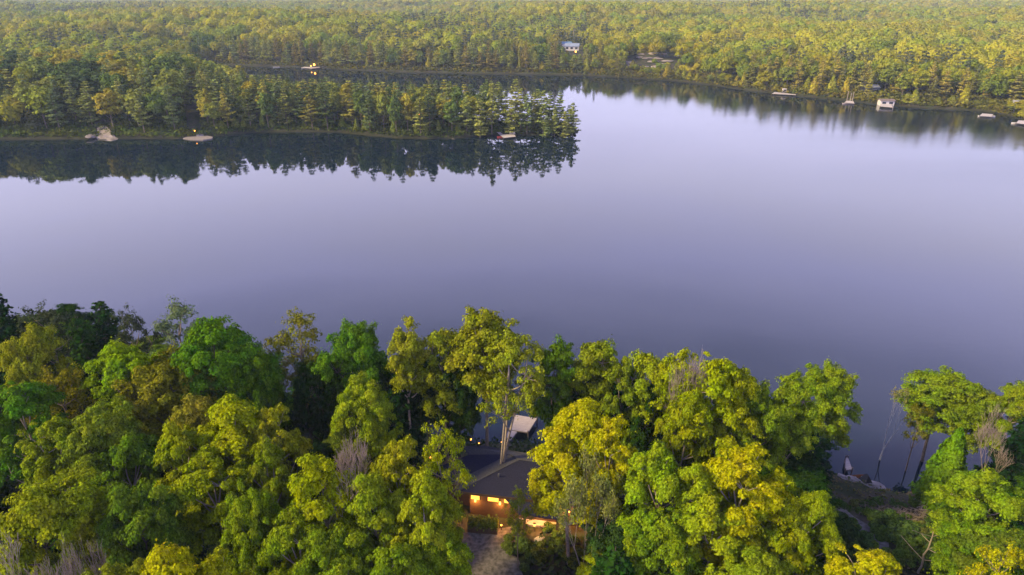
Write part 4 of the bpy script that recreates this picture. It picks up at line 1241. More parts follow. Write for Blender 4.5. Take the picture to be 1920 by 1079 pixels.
def garden_lamp(px, py, z, label, power=80, hgt=1.0, r=.14, grp="lit garden lamps"):
    """post with a glowing lantern whose centre shows at the pixel"""
    x, y = P(px, py, z)
    g_ = H(x, y); o = empty("garden_lamp", (x, y, g_)); t_ = z - g_
    MB().tube([(0, 0, -.2), (0, 0, t_ - r)], .04, 6).build("post", DARKWD, o)
    MB().tube([(0, 0, t_ - r), (0, 0, t_), (0, 0, t_ + r)], [r * .7, r, r * .6], 8).build("lantern", LAMPE, o)
    MB().tube([(0, 0, t_ + r * 1.05), (0, 0, t_ + r * 1.7)], [r * 1.3, .02], 8).build("cap", DARKWD, o)
    if power: lamp_light((0, 0, t_ + .05), power, o, r)
    tag(o, label, "lamp", grp); return o
garden_lamp(763, 848, 6.9, "glowing lamp at the far left end of the cottage among yellow leaves", 60, r=.22)
garden_lamp(807, 857, 6.6, "smaller glowing lamp just right of the far left one", 30, r=.12)
garden_lamp(853, 905, 6.6, "lamp glowing orange at the cottage's left front corner", 600, r=.26)
garden_lamp(843, 893, 6.8, "upper lamp at the cottage's left front corner", 60, r=.13)
garden_lamp(866, 968, 5.5, "low lamp left of the planter that lights the ground orange", 420, r=.1)
garden_lamp(940, 984, 5.3, "low lamp at the right end of the planter", 300, r=.1)
garden_lamp(1002, 984, 5.4, "low lamp beside the white boulder", 260, r=.12)
garden_lamp(1138, 970, 6.0, "bright lamp right of the half-dead tree", 70, r=.2)
garden_lamp(1193, 931, 6.6, "lamp in the leaves right of the cottage", 30, r=.16)
garden_lamp(1187, 978, 5.6, "faint lowest lamp in the leaves right of the cottage", 15, r=.1)
garden_lamp(940, 829, 2.6, "small lamp by the shore end of the dock's gangway", 6, r=.05)
garden_lamp(882, 823, 3.4, "flickering orange lantern between the trunks behind the cottage roof", 40, r=.16)
garden_lamp(898, 831, 3.0, "tiny orange lantern at the foot of the dark trunk behind the roof", 12, r=.08)

# planter box with plants in front of the entrance
p0 = Vector(W3(879, 992, HZ)); p1 = Vector(W3(934, 996, HZ)); pu = (p1 - p0).normalized(); pn_ = Vector((-pu.y, pu.x, 0)); L = (p1 - p0).length
pl = empty("planter_box", tuple((p0 + p1) / 2), math.atan2(pu.y, pu.x))
mb = MB(); mb.box((0, -.5, .38), (L, .08, .76)); mb.box((0, .5, .38), (L, .08, .76)); mb.box((-L / 2 + .04, 0, .38), (.08, .92, .75)); mb.box((L / 2 - .04, 0, .38), (.08, .92, .75)); mb.build("box", CEDAR, pl)
MB().box((0, 0, .33), (L - .18, .9, .6)).build("soil", DARKWD, pl)
rg = np.random.default_rng(3)
C = np.stack([rg.uniform(-L / 2, L / 2, 1500), rg.normal(0, .3, 1500), .7 + np.abs(rg.normal(0, .22, 1500))], 1)
V, Fc = cards(rg, C, rg.normal(0, 1, C.shape) + [0, 0, .8], .16)
o = link("plants", mesh_np("plants", V, Fc, [LEAF]), pl); o.color = (.10, .13, .02, 1)
tag(pl, "long brown planter box with low plants at the end of the gravel drive", "planter")

def rock_mesh(seed, flat=.6, n=2):
    import bmesh
    bm = bmesh.new(); bmesh.ops.create_icosphere(bm, subdivisions=n, radius=1)
    rr = np.random.default_rng(seed)
    ks = rr.normal(size=(5, 3)); ph = rr.uniform(0, 6, 5)
    for v in bm.verts:
        c = np.array(v.co); f = 1 + sum(.11 * math.sin(float(k @ c) * 2.1 + p) for k, p in zip(ks, ph))
        v.co = Vector((c[0] * f, c[1] * f, max(-.3, c[2] * f * flat)))
    me = bpy.data.meshes.new("rock"); bm.to_mesh(me); bm.free(); me.materials.append(ROCK); return me
ROCKS = [rock_mesh(q, f) for q, f in ((1, .6), (2, .45), (3, .3), (4, .7))]
def rock(x, y, sx, sy, sz, label, rz=0, k=0, grp=None, z=None, mat=None, cat="rock"):
    me = ROCKS[k]
    if mat: me = me.copy(); me.materials.clear(); me.materials.append(mat)
    o = link("boulder", me); o.location = (x, y, (H(x, y) if z is None else z)); o.scale = (sx, sy, sz); o.rotation_euler = (0, 0, rz)
    tag(o, label, cat, grp); return o
x, y = P(1013, 1010, HZ + .3); rock(x, y, .55, .5, .7, "pale boulder beside the porch lamps of the cottage", .3, 3, mat=solid_mat("pale_rock", (.27, .23, .23), .9, .2, 2, .3))

# draped strips: gravel drive, clearing path, gravel track, far road
def strip(name, pts, widths, mat, lift=.06, n=40, kind='structure'):
    pts = np.array([P(a, b_, 4.6 if b_ > 700 else 2.0) for a, b_ in pts]); 
    t = np.linspace(0, len(pts) - 1, n); ii = np.arange(len(pts))
    X = np.interp(t, ii, pts[:, 0]); Y = np.interp(t, ii, pts[:, 1]); Wd = np.interp(t, ii, widths)
    T = np.gradient(np.stack([X, Y], 1), axis=0); T /= np.linalg.norm(T, axis=1)[:, None]
    Nn = np.stack([-T[:, 1], T[:, 0]], 1)
    rr = np.random.default_rng(len(name)); rows = 7
    V = []
    for k in range(n):
        jl = .02 * Wd[k] * (math.sin(k * .9) + math.sin(k * .37)); jr = .025 * Wd[k] * (math.sin(k * .51 + 2) + math.sin(k * .23))
        for q in range(rows):
            f = (q / (rows - 1) - .5) * Wd[k] + (jl if q == 0 else jr if q == rows - 1 else 0)
            V.append((X[k] + Nn[k, 0] * f, Y[k] + Nn[k, 1] * f))
    V = np.array(V); Z = height(V[:, 0], V[:, 1]) + lift
    V = np.column_stack([V, Z])
    i_ = (np.arange(n - 1)[:, None] * rows + np.arange(rows - 1)[None, :])
    Fq = np.stack([i_, i_ + rows, i_ + rows + 1, i_ + 1], -1).reshape(-1, 4)
    return tag(link(name, mesh_np(name, V, Fq, [mat], smooth=True)), kind=kind)
strip("driveway", [(925, 1200), (920, 1120), (918, 1079), (912, 1040), (908, 1012), (905, 996)], [6.5, 6.0, 5.6, 5.2, 5.6, 5.4], GRAVEL)
strip("footpath", [(1578, 945), (1592, 968), (1615, 995), (1638, 1022), (1640, 1050), (1620, 1085), (1600, 1130)], [.9, 1.2, 2.2, 2.4, 1.6, 1.8, 2], GRAVEL)

# ------------------------------------------------------------------ docks, boats and buildings
def deck(name, px4, z, mat, label, posts=True, th=.18, cat="dock", grp=None, planks=10):
    """a plank deck on posts whose top outline shows at the four pixels (near-left, near-right, far-right, far-left)"""
    c = [Vector(W3(a, b_, z)) for a, b_ in px4]
    m_ = sum(c, Vector()) / 4
    o = empty(name, (m_.x, m_.y, 0))
    mb = MB()
    for k in range(planks):
        f0, f1 = k / planks + .004, (k + 1) / planks - .004
        q = [c[0].lerp(c[3], f0), c[1].lerp(c[2], f0), c[1].lerp(c[2], f1), c[0].lerp(c[3], f1)]
        mb.solid([(v.x - m_.x, v.y - m_.y, z) for v in q], .05)
    mb.build("deck_boards", mat, o)
    fr_ = MB()
    for a, b_ in ((0, 1), (1, 2), (2, 3), (3, 0)):
        fr_.tube([(c[a].x - m_.x, c[a].y - m_.y, z - .12), (c[b_].x - m_.x, c[b_].y - m_.y, z - .12)], .06, 4)
    fr_.build("frame", POSTM, o)
    if posts:
        for v in c: MB().tube([(v.x - m_.x, v.y - m_.y, -1.2), (v.x - m_.x, v.y - m_.y, z + .25)], .08, 6).build("post", POSTM, o)
    tag(o, label, cat, grp); return o
deck("dock", [(954, 806), (990, 811), (1007, 784.5), (966, 778)], .75, DECKW, "pale square swimming platform behind the cottage, at the end of the gangway", planks=16)
o = deck("gangway", [(936, 834), (949.5, 835.5), (969.5, 809.5), (954.5, 807)], .82, DECKW, "narrow pale gangway leading from the shore to the platform behind the cottage", posts=False, planks=14)
deck("dock", [(1585, 882), (1598, 880), (1590, 858), (1586, 858)], .8, DECKW, "white ramp of a dock beside the dark trees at the right-hand cove", planks=9)
x, y = P(967, 779, .75)
# lakeside details on the wooded point
deck("gangway", [(937, 252.5), (942.5, 251.6), (931, 243), (926, 243.6)], .8, DECKG, "thin gangway from the wooded point down to the dock with chairs", posts=False, planks=6)
deck("dock", [(944, 259), (967, 256.5), (964, 251.5), (937, 252.7)], .55, DECKG, "small dock with white chairs on the wooded point", planks=8)
def lounge_chair(px, py, z, rz, label, col=WHITE, s=1.0):
    x, y = P(px, py, z)
    o = empty("deck_chair", (x, y, z), rz, (s, s, s))
    MB().box((0, 0, .36), (.62, .6, .06)).build("seat", col, o)
    b_ = MB(); b_.quad([(-.3, .24, .38), (.3, .24, .38), (.26, .58, 1.12), (-.26, .58, 1.12)]).quad([(-.26, .62, 1.12), (.26, .62, 1.12), (.3, .30, .36), (-.3, .30, .36)]); b_.build("backrest", col, o)
    for sx in (-.34, .34):
        MB().box((sx, 0, .58), (.12, .66, .04)).build("armrest", col, o)
        for sy in (-.26, .26): MB().box((sx, sy, .29), (.06, .07, .58)).build("leg", col, o)
    tag(o, label, "chair", "white chairs on the small dock"); return o
for k, (a, b_) in enumerate(((957.5, 252.2), (961, 252), (964, 252.6))):
    lounge_chair(a, b_, .56, 2.6 + .2 * k, ["leftmost white deck chair on the small dock of the wooded point", "middle white deck chair on the small dock of the wooded point", "rightmost white deck chair on the small dock of the wooded point"][k])
x, y = P(957, 251.5, .56)
o = empty("parasol", (x - .8, y, .56)); MB().tube([(0, 0, 0), (0, 0, 2.3)], .03, 6).build("pole", POSTM, o)
MB().tube([(0, 0, .9), (0, 0, 1.3), (0, 0, 2.25)], [.12, .18, .03], 8).build("canopy", YELF, o); tag(o, "folded pale yellow parasol beside the white deck chairs", "parasol")

def boat(px, py, L, Wd, rz, mat, label, cat="boat", name="rowing_boat"):
    x, y = P(px, py, 0)
    o = empty(name, (x, y, 0), rz)
    sec = []
    for t in np.linspace(-1, 1, 9):
        wv = Wd / 2 * (1 - abs(t) ** 2.4 * (1 if t > 0 else .55)); sh = .42 + .12 * t * t
        sec.append([(t * L / 2, -wv, sh), (t * L / 2, -wv * .7, .02), (t * L / 2, 0, -.12), (t * L / 2, wv * .7, .02), (t * L / 2, wv, sh), (t * L / 2, wv * .86, sh - .02), (t * L / 2, 0, .06), (t * L / 2, -wv * .86, sh - .02)])
    mb = MB(); n = 8
    mb.v = [p for s_ in sec for p in s_]
    for k in range(8):
        for q in range(n):
            mb.f.append((k * n + q, k * n + (q + 1) % n, (k + 1) * n + (q + 1) % n, (k + 1) * n + q))
    mb.f.append(tuple(range(n))); mb.f.append(tuple(8 * n + q for q in range(n - 1, -1, -1)))
    mb.build("hull", mat, o)
    for t in (-.25, .2): MB().box((t * L, 0, .30), (.22, Wd * .8, .04)).build("seat", DECKW, o)
    tag(o, label, cat); return o
boat(941, 258.6, 3.6, .9, .25, REDP, "small red canoe tied to the left side of the small dock", "canoe", "canoe")
boat(518, 127, 4.5, 1.8, .3, WHITE, "small white boat moored alone in the back bay, left one")
boat(547, 126, 5.5, 2.1, .1, BLUEROOF, "pale blue boat moored in the back bay, right of the white one")
deck("dock", [(566, 127), (585, 129), (588, 126), (572, 125)], .5, DECKG, "grey dock of the lit cottage on the back bay")
deck("dock", [(586, 129), (600, 127), (598, 125.3), (588, 126)], .6, DECKW, "brownish dock joined to the right end of the grey one")
boat(572, 128.5, 5, 2, .2, WHITE, "white boat tied to the grey dock on the back bay")

def cottage(x, y, z, w_, d_, h_, rz, wallm, roofm, label, nwin=2, glow=False, cat="house", name="house", pitch=.45, over=.4):
    o = empty(name, (x, y, z), rz)
    MB().box((0, 0, h_ / 2 - .4), (w_, d_, h_ + .8)).build("wall", wallm, o)
    rh = d_ / 2 * pitch; X = w_ / 2 + over; Y = d_ / 2 + over
    rb = MB()
    rb.solid([(-X, -Y, h_ - over * pitch + .02), (X, -Y, h_ - over * pitch + .02), (X, 0, h_ + rh + .02), (-X, 0, h_ + rh + .02)], .15)
    rb.solid([(X, Y, h_ - over * pitch + .02), (-X, Y, h_ - over * pitch + .02), (-X, 0, h_ + rh + .02), (X, 0, h_ + rh + .02)], .15)
    rb.build("roof", roofm, o)
    g_ = MB(); g_.quad([(-w_ / 2, -d_ / 2, h_), (-w_ / 2, d_ / 2, h_), (-w_ / 2, 0, h_ + rh - .1)]); g_.quad([(w_ / 2, d_ / 2, h_), (w_ / 2, -d_ / 2, h_), (w_ / 2, 0, h_ + rh - .1)]); g_.build("gable", wallm, o)
    for k in range(nwin):
        xw = (-.5 + (k + .5) / nwin) * w_
        f_ = MB().box((xw, -d_ / 2 - .03, h_ * .55), (w_ / nwin * .55, .08, h_ * .4)).build("window", WHITE if wallm is not WHITE else DARKWD, o)
        MB().box((xw, -d_ / 2 - .09, h_ * .55), (w_ / nwin * .48, .04, h_ * .33)).build("pane", WINE if glow else GLASSD, f_)
    tag(o, label, cat); return o
def on_ray(px, py, off, y0=300, y1=1200):
    dx, dy, dz = ray(px, py)
    for yy_ in np.arange(y0, y1, 3.0):
        t_ = yy_ / dy
        if CAM_H + dz * t_ <= H(dx * t_, yy_) + off: return dx * t_, yy_
    return dx * y1 / dy, y1
x, y = 46.0, 553.0; zz = H(x, y)
cottage(x, y, zz, 10.5, 8, 3.4, -.15, WHITE, BLUEROOF, "house with a grey-blue roof and white walls in the forest above the far shore", 3)
x2, y2 = x - 3, y + 22; cottage(x2, y2, H(x2, y2) + 2, 8, 6, 3.6, .2, WHITE, solid_mat("bright_blue_roof", (.12, .20, .32), .5, .1, 1), "small outbuilding with a bright blue roof behind the grey-blue roofed house", 1, name="outbuilding")
garden_lamp(1079.5, 97, zz + 2.6, "yellow lamp below the grey-blue roofed house", 0, r=.55)
x, y = P(1661, 193, 1.2); cottage(x, y, H(x, y) + .2, 6.2, 4.2, 2.4, -.12, WHITE, solid_mat("brown_roof", (.16, .12, .12), .8, .2, 2), "white boathouse with a low brown roof on the right-hand shore", 2, name="boathouse", cat="boathouse", pitch=.25)
x, y = P(1916, 206, 2.5); cottage(x, y, H(x, y), 8, 6, 3.6, -.3, solid_mat("grey_siding", (.42, .40, .42), .7, .1, 2), solid_mat("grey_roof", (.28, .27, .32), .8, .15, 3), "grey cottage cut by the right edge of the photo on the far shore", 2)
x, y = P(1634, 153, 9); cottage(x, y, H(x, y), 7, 5, 4.0, .2, solid_mat("green_siding", (.10, .11, .09), .8, .1, 2), solid_mat("slate_roof", (.20, .21, .26), .7, .15, 3), "grey-roofed cottage half hidden behind trees left of the white boathouse", 1)
x, y = P(800, 198, 3); cottage(x, y, H(x, y), 9, 6, 3.6, .1, CEDAR, solid_mat("lilac_roof", (.30, .27, .33), .7, .15, 3), "grey-roofed cottage hidden among the pines of the wooded point", 2, glow=True)
x, y = P(527, 184, 5); cottage(x, y, H(x, y), 5, 4, 4.4, .2, WHITE, solid_mat("pale_roof", (.5, .47, .47), .7, .1, 3), "white gable showing through the trees at the left of the wooded point", 1)
x, y = P(8, 76, 8); cottage(x, y, H(x, y) + 1, 14, 9, 6, .2, BLUEROOF, WHITE, "white-roofed house at the upper left edge among the trees", 2)
# docks on the right shore
deck("dock", [(1650, 199.5), (1674, 202), (1672, 196.5), (1652, 195)], .7, DECKG, "grey deck in front of the white boathouse", planks=8)
deck("dock", [(1447, 176), (1492, 178.5), (1494, 174.5), (1452, 173.2)], .6, DECKG, "long grey dock with a box-like hut on the right-hand far shore")
x, y = P(1470, 174, .6); o = cottage(x, y, .6, 1.9, 1.6, 2.0, 0, WHITE, DECKG, "small white hut standing on the long grey dock", 1, name="hut", cat="hut", pitch=.3, over=.2)
deck("dock", [(1583, 192.5), (1602, 194.5), (1600, 190), (1588, 189)], .6, DECKG, "dark dock with tall posts left of the white boathouse")
boat(1591, 195.6, 6, 2.2, .1, DECKW, "tan boat moored in front of the dock with tall posts")
for k, (a, b_, hh_) in enumerate(((1588, 188, 4.2), (1594, 189, 3.6), (1598, 190, 4.4))):
    x, y = P(a, b_, .8); o = MB().tube([(0, 0, -1.5), (.05, 0, hh_)], .16, 6).build("mooring_post", BARK_PALE); o.location = (x, y, .8)
    tag(o, ["left tall pale post by the dock left of the boathouse", "shorter middle pale post by the dock left of the boathouse", "right tall pale post by the dock left of the boathouse"][k], "post", "pale posts by the dock")
deck("dock", [(1836, 217.5), (1860, 219), (1862, 214.5), (1842, 213)], .6, DECKG, "long low dock near the right edge on the far shore")
boat(1850, 219.5, 7, 2.3, -.1, WHITE, "low white pontoon-like boat alongside the long low dock near the right edge")
deck("dock", [(1905, 231), (1930, 234), (1932, 227), (1910, 226)], .7, DECKG, "white-edged dock at the right edge of the photo on the far shore")
boat(1912, 233, 6, 2.4, -.2, WHITE, "white boat at the right edge by the far dock")
# flat dock-like rock slab on the left shore
pts = [(343, 259.2), (358, 255), (372, 254), (388, 254.6), (399, 257), (397, 260), (380, 262.6), (362, 262)]
o = MB().prism([P(a, b_, .35) for a, b_ in pts], -.6, .35).build("stone_pier", solid_mat("pier_stone", (.20, .17, .17), .85, .2, 2, .2)); tag(o, "pale rounded stone pier where the gravel track meets the lake", "pier")
for k, (a, b_, sx, sy, sz) in enumerate(((278, 258.5, 5.5, 2, 1.6), (292, 259.5, 5, 1.8, 1.1), (304, 260, 3, 1.4, .9), (150, 260, 3, 1.5, 1), (100, 261, 3, 1.2, .9), (225, 260, 3.4, 1.4, 1.2), (192, 251, 1.8, 1.5, .9), (199, 243, 1.6, 1.4, .9), (187, 233, 1.5, 1.3, .8), (170, 256, 3.5, 2, 1.5), (210, 257, 4, 2, 1.8), (404, 121, 9, 3, 2.2), (850, 257, 1.6, 1, .7), (812, 261, 2.5, 1, .6))):
    x, y = P(a, b_, .8 if b_ > 252 or b_ < 200 else 4)
    rock(x, y, sx, sy, sz, ["largest pale rock ledge on the left shore, left of the stone pier", "second pale ledge left of the stone pier", "small ledge nearest to the stone pier", "low rock on the left shore left of the bare slope", "leftmost low rock on the left shore", "low rock right of the bare rock slope", "foot of the bare rock slope on the left shore", "middle outcrop of the bare rock slope", "upper outcrop of the bare rock slope", "rock at the waterline just left of the bare slope", "rock at the waterline just right of the bare slope", "pale pinkish rock at the left end of the back bay", "stone at the shore left of the small dock with chairs", "flat stone at the shore of the point's bend"][k], .2 * k, (1, 2, 0)[k % 3], "shore rocks")
garden_lamp(365, 245.5, 2.4, "small yellow lamp beside the gravel track on the left shore", 0, r=.22, grp="far lamps")
garden_lamp(683, 219, 4.5, "orange lamp glowing between the pines of the wooded point, left one", 0, r=.22, grp="far lamps")
garden_lamp(786, 214, 4.5, "faint yellow lamp between the pines of the wooded point, right one", 0, r=.18, grp="far lamps")
garden_lamp(589, 121.5, 3.0, "bright orange lamp above the lit dock on the back bay", 0, r=.7, grp="far lamps")
garden_lamp(583, 124, 2.2, "lower orange lamp beside the grey dock on the back bay", 0, r=.4, grp="far lamps")
strip("gravel_track", [(388, 259), (382, 254), (376, 249), (371, 245)], [2, 2.4, 2.6, 2.8], solid_mat("track_gravel", (.13, .12, .13), .95, .3, 1.5, .3, c2=(.22, .20, .23)), .15)
strip("bare_slope", [(202, 260), (198, 254), (194, 247), (192, 241)], [9, 7, 5, 2.5], solid_mat("slope_rock", (.16, .13, .12), .95, .3, .5, .5, c2=(.38, .32, .32), detail=10), .12)
strip("far_road", [(1270, 124), (1295, 126), (1320, 127.5), (1345, 129)], [3, 3, 3, 3], solid_mat("road_grey", (.34, .32, .36), .9, .1, 1), .3)
rr = random.Random(4)
for k in range(34):
    x = rr.uniform(76, 134); y = rr.uniform(472, 512)
    pxx, pyy = proj(x, y, H(x, y))
    rock(x, y, rr.uniform(1.2, 4.5), rr.uniform(1.2, 3.5), rr.uniform(.8, 2.0), "pale boulder strewn in the %s part of the rocky clearing above the far shore" % ("left" if pxx < 1215 else "middle" if pxx < 1270 else "right"), rr.uniform(0, 3), rr.randrange(3), "boulders of the rocky clearing")

# power poles and wires
def pole(px, ptop, ztop, label):
    x, y = P(px, ptop, ztop); g_ = H(x, y)
    o = empty("utility_pole", (x, y, g_))
    MB().tube([(0, 0, -.5), (0, 0, ztop - g_)], [.22, .15], 6).build("pole", BARK_PALE, o)
    MB().box((0, 0, ztop - g_ - .8), (2.6, .16, .18)).build("crossarm", BARK_MID, o)
    for q in (-1.1, 0, 1.1): MB().tube([(q, 0, ztop - g_ - .7), (q, 0, ztop - g_ - .4)], .06, 5).build("insulator", WHITE, o)
    tag(o, label, "utility pole", "utility poles"); return (x, y, ztop)
pA = pole(1553, 99, 15, "utility pole left of the two standing above the right-hand shore")
pB = pole(1690, 98, 16, "thicker pale utility pole above the white boathouse")
pC = pole(1863, 119, 15, "utility pole near the right edge of the forest")
pD = pole(1075.5, 56, 22, "tall pale utility pole behind the blue-roofed house")
for k, (a, b_, lab) in enumerate(((pA, pB, "thin power line between the two utility poles above the right shore"), (pB, pC, "thin power line running right from the pale pole"))):
    a = Vector(a); b_ = Vector(b_)
    ls = []
    for off in (-1.0, 1.0):
        pts = [a.lerp(b_, t) + Vector((0, off, -.5 - 6 * t * (1 - t))) for t in np.linspace(0, 1, 14)]
        ls.append((np.array(pts), np.full(14, .035)))
    V, Fc = tube_np(ls, 4); o = link("power_line", mesh_np("power_line", V, Fc, [METAL])); tag(o, lab, "power line")

# ------------------------------------------------------------------ right-hand cove: rocks, shelter, shrubs, brush
for k, (a, b_, sx, sy, sz, kk) in enumerate(((1632, 903, 1.9, 1.0, .8, 0), (1650, 908, 1.5, .8, .6, 1), (1622, 909, 1.2, .7, .4, 2), (1665, 911, 1.1, .6, .5, 1), (1600, 905, .9, .5, .4, 0), (1585, 906, 1.1, .5, .3, 2), (1695, 905, .8, .5, .3, 1), (1645, 898, .9, .7, .6, 3))):
    x, y = P(a, b_, .6)
    rock(x, y, sx, sy, sz, ["largest grey rock at the waterline of the right-hand cove", "grey rock at the foot of the white birch", "flat pale rock in front of the largest cove rock", "rock just right of the birch's foot", "small rock left of the dark shelter", "leftmost flat rock of the cove", "small rock right of the birch at the water", "upright rock behind the largest cove rock"][k], k * .5, kk, "rocks of the cove")
x, y = P(1622, 898, .8); o = empty("boat_shelter", (x, y, H(x, y)), .3)
MB().quad([(-.9, -.8, 0), (.9, -.8, 0), (.2, -.2, 1.5)]).quad([(.9, -.8, 0), (.9, .8, 0), (.2, .2, 1.5), (.2, -.2, 1.5)]).quad([(.9, .8, 0), (-.9, .8, 0), (.2, .2, 1.5)]).quad([(-.9, .8, 0), (-.9, -.8, 0), (.2, -.2, 1.5), (.2, .2, 1.5)]).build("cover", solid_mat("dark_tarp", (.03, .03, .035), .7, .2, 4), o)
tag(o, "dark peaked tarpaulin cover on the rocks of the right-hand cove", "cover")
boat(1611, 898, 1.9, .6, .1, solid_mat("orange_hull", (.25, .08, .015), .5, .1, 2), "small orange kayak lying beside the dark peaked cover", "kayak", "kayak").location.z = H(*P(1609, 897, .5)) + .15

def bush_mesh(seed, n=2600, leaf=.17):
    r_ = np.random.default_rng(seed)
    k = 9; cc = np.stack([r_.normal(0, .42, k), r_.normal(0, .42, k), r_.uniform(.25, .75, k)], 1); rr_ = r_.uniform(.28, .5, k)
    w_ = r_.integers(0, k, n); D = r_.normal(size=(n, 3)); D[:, 2] = np.abs(D[:, 2]); D /= np.linalg.norm(D, axis=1)[:, None]
    C = cc[w_] + D * rr_[w_, None] * (r_.random((n, 1)) ** .3)
    V, Fc = cards(r_, C, D + r_.normal(0, .5, (n, 3)) + [0, 0, .3], leaf / 1.4)
    return mesh_np("bush", V, Fc, [LEAF])
BUSH = [bush_mesh(5), bush_mesh(6), bush_mesh(7)]
rng = random.Random(31)
nb_ = 0
for k in range(400):
    a = rng.uniform(1560, 1800); b_ = rng.uniform(925, 1079)
    x, y = P(a, b_, 4.0); z = H(x, y)
    bx, by = proj(x, y, z)
    # keep the path and the brushy opening clear
    if by < 932: continue
    if abs(bx - np.interp(by, [945, 995, 1022, 1050, 1085], [1578, 1615, 1638, 1640, 1620])) < 26: continue
    if 1655 < bx < 1765 and 950 < by < 988 and rng.random() < .9: continue
    if 1590 < bx < 1660 and 955 < by < 985 and rng.random() < .7: continue
    s_ = rng.uniform(.6, 1.1) * (1 if by < 990 else 1.5)
    o = link("shrub", BUSH[rng.randrange(3)]); o.location = (x, y, z - .1); o.scale = (s_, s_, s_ * rng.uniform(.6, 1.0)); o.rotation_euler = (0, 0, rng.uniform(0, 6))
    o.color = (*rng.choice([(.10, .17, .02), (.08, .14, .02), (.14, .16, .03), (.04, .075, .015), (.07, .13, .03)]), 1)
    tag(o, ("low %s shrub %s in the clearing" if by < 990 else "taller %s shrub %s in the thicket below the clearing") % ("dark" if o.color[0] < .045 else "olive" if o.color[0] > .08 else "green", "left of the path" if bx < 1610 else "just right of the path" if bx < 1670 else "near the middle" if bx < 1730 else "at the right end"), "shrub", "shrubs of the clearing")
    nb_ += 1
    if nb_ > 85: break
for k, (a, b_, s_) in enumerate(((962, 1030, 1.1), (985, 1045, 1.3), (1010, 1048, 1.2), (1040, 1030, 1.3), (1060, 1010, 1.1), (1075, 1050, 1.4), (975, 1000, .8), (1035, 1000, .8), (850, 1015, 1.2), (846, 1045, 1.3))):
    x, y = P(a, b_, HZ); o = link("shrub", BUSH[k % 3]); o.location = (x, y, H(x, y) - .1); o.scale = (s_, s_, s_ * .9); o.rotation_euler = (0, 0, k * 1.1)
    o.color = (*[(.10, .14, .02), (.07, .11, .02), (.13, .15, .02)][k % 3], 1)
    tag(o, ["shrub at the right edge of the gravel drive, nearest the entrance", "shrub right of the drive, second from its edge", "round shrub below the pale boulder", "shrub below the hanging porch lamps", "shrub by the right end of the porch", "lowest shrub right of the drive", "small shrub between planter and pale boulder", "small shrub beside the pale boulder", "shrub at the left edge of the drive near the planter", "shrub at the left edge of the drive near the photo's bottom"][k], "shrub", "shrubs along the drive")
# brush piles: heaps of cut branches
for k, (a, b_, n_) in enumerate(((1688, 968, 120), (1735, 960, 110), (1640, 972, 90), (1650, 955, 70), (1712, 975, 80))):
    r_ = np.random.default_rng(60 + k); x, y = P(a, b_, 3.6); z = H(x, y); ls = []
    for q in range(n_):
        c = np.array([r_.normal(0, .85), r_.normal(0, .6), abs(r_.normal(0, .18)) + .05]); t_ = r_.uniform(0, 3.14); L_ = r_.uniform(.3, 1.1)
        d_ = np.array([math.cos(t_), math.sin(t_), r_.normal(0, .25)]) * L_
        ls.append((np.array([c - d_ * .5, c + r_.normal(0, .05, 3), c + d_ * .5]), np.array([.035, .03, .012])))
    V, Fc = tube_np(ls, 4); o = link("brush_pile", mesh_np("brush_pile", V, Fc, [DEAD if k in (0, 1) else BARK_MID])); o.location = (x, y, z)
    tag(o, ["pinkish pile of cut branches in the middle of the clearing", "pinkish brush pile at the right of the clearing", "dark brush pile by the path in the clearing", "small dark brush heap at the top of the clearing", "brush scraps at the lower right of the clearing"][k], "brush pile", "brush piles")

# undergrowth: uncountable ground cover
def undergrowth(name, X, Y, size, label, cols, hmax=.5):
    r_ = np.random.default_rng(len(name)); Z = height(X, Y); ok = Z > .35
    X, Y, Z = X[ok], Y[ok], Z[ok]
    Zc = Z + np.abs(r_.normal(0, hmax, len(X)))
    V, Fc = cards(r_, np.stack([X, Y, Zc], 1), r_.normal(0, .6, (len(X), 3)) + [0, 0, 1], size)
    pal = np.array(cols); pk = ((np.sin(X * .31) + np.sin(Y * .37 + X * .11)) * 1.2 + r_.normal(0, .7, len(X)))
    pk = np.clip(((pk + 2.5) / 5 * len(pal)).astype(int), 0, len(pal) - 1)
    tag(link(name, mesh_np(name, V, Fc, [FARLEAF], attr=np.column_stack([pal[pk], np.ones(len(X))]))), label, "undergrowth", kind='stuff')
r_ = np.random.default_rng(8)
n_ = 90000; Y = r_.uniform(26, 100, n_); X = r_.uniform(-1, 1, n_) * (Y * .9 + 10)
bx = 960 + F * X / (Y * CP + (CAM_H - 4.5) * SP); 
keep = ~((np.abs(X) < 12.5) & (Y > 47.5) & (Y < 59)) & ~((bx > 858) & (bx < 990) & (Y < 50))
dpath = np.abs(bx - np.interp(Y, [40, 44, 47, 49, 52.5], [1620, 1640, 1638, 1615, 1578])); keep &= ~((dpath < 24) & (Y < 54))
keep &= ~((bx > 1560) & (bx < 1760) & (Y < 60) & (r_.random(n_) < .45))
cl_ = (bx > 1540) & (bx < 1780) & (Y < 62)
undergrowth("clearing_brush", X[cl_ & keep], Y[cl_ & keep], .22, "low weeds and brush of the open clearing by the right-hand cove", [(.10, .11, .03), (.14, .12, .05), (.08, .11, .025), (.16, .13, .07)], .15)
keep &= ~cl_
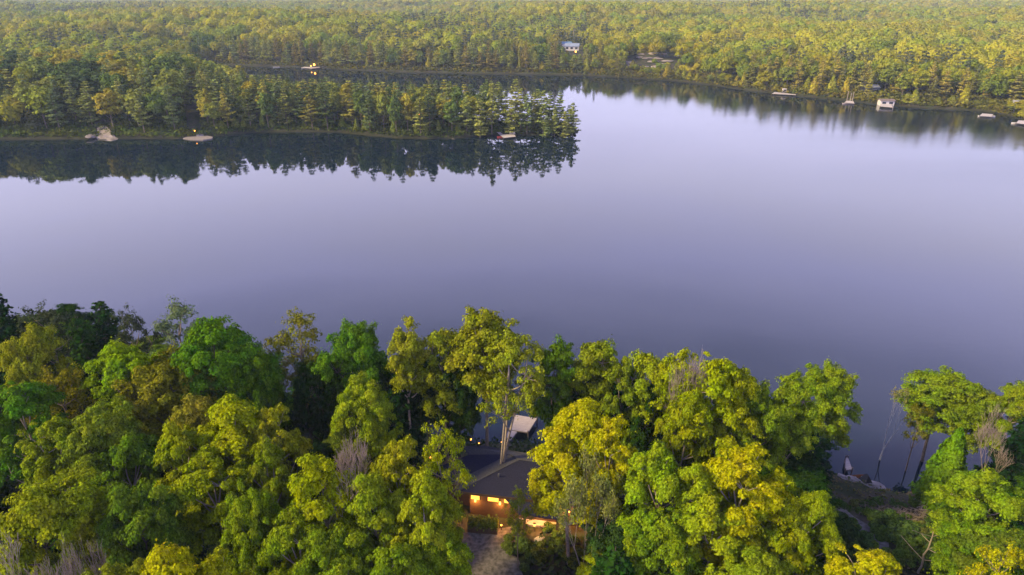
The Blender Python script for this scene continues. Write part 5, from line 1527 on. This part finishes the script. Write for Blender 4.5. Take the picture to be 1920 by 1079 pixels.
undergrowth("undergrowth", X[keep], Y[keep], .30, "dark leafy undergrowth on the ground beneath the near trees", [(.02, .04, .012), (.04, .06, .015), (.06, .075, .02), (.05, .05, .02)])
n_ = 150000; X = r_.uniform(-300, 45, n_); Y = r_.uniform(250, 335, n_)
kx = np.array([True] * n_); bx = 960 + F * X / (Y * CP + 49 * SP)
keep = ~((bx > 352) & (bx < 378) & (Y > 262)) & ~((bx > 180) & (bx < 210) & (Y < 300) & (r_.random(n_) < .8))
undergrowth("shore_bushes", X[keep], Y[keep], .75, "low grass and bushes along the shore of the wooded point", [(.06, .09, .014), (.085, .11, .014), (.10, .12, .016), (.05, .075, .016)], .7)
n_ = 60000; k_ = r_.integers(0, 5, n_)
RW = np.array([P(a, b_) for a, b_ in RS]); seg = r_.integers(0, len(RW) - 1, n_); t_ = r_.random(n_)
X = RW[seg, 0] * (1 - t_) + RW[seg + 1, 0] * t_ + r_.uniform(-2, 10, n_); Y = RW[seg, 1] * (1 - t_) + RW[seg + 1, 1] * t_ + r_.uniform(0, 14, n_)
FW = np.array([P(a, b_) for a, b_ in [(1270, 153)] + FS + west_px[:4]]); seg = r_.integers(0, len(FW) - 1, n_); t_ = r_.random(n_)
X2 = FW[seg, 0] * (1 - t_) + FW[seg + 1, 0] * t_ + r_.uniform(-6, 6, n_); Y2 = FW[seg, 1] * (1 - t_) + FW[seg + 1, 1] * t_ + r_.uniform(-1, 22, n_)
X = np.concatenate([X, X2]); Y = np.concatenate([Y, Y2])
undergrowth("far_bushes", X, Y, .9, "low bushes and saplings along the far shores", [(.12, .12, .018), (.16, .14, .02), (.10, .11, .018)], 1.1)

# ------------------------------------------------------------------ evening haze
hz = MB().box((0, 3500, 70), (15000, 9000, 150))
m, n, l, o_ = nmat("evening_haze")
pv = n.new("ShaderNodeVolumePrincipled")
pv.inputs['Color'].default_value = (.62, .76, 1.0, 1); pv.inputs['Density'].default_value = 0.00014; pv.inputs['Anisotropy'].default_value = 0.0
l.new(pv.outputs[0], o_.inputs['Volume'])
tag(hz.build("haze", m), "pale bluish evening haze over the far forest", "haze", kind='stuff')
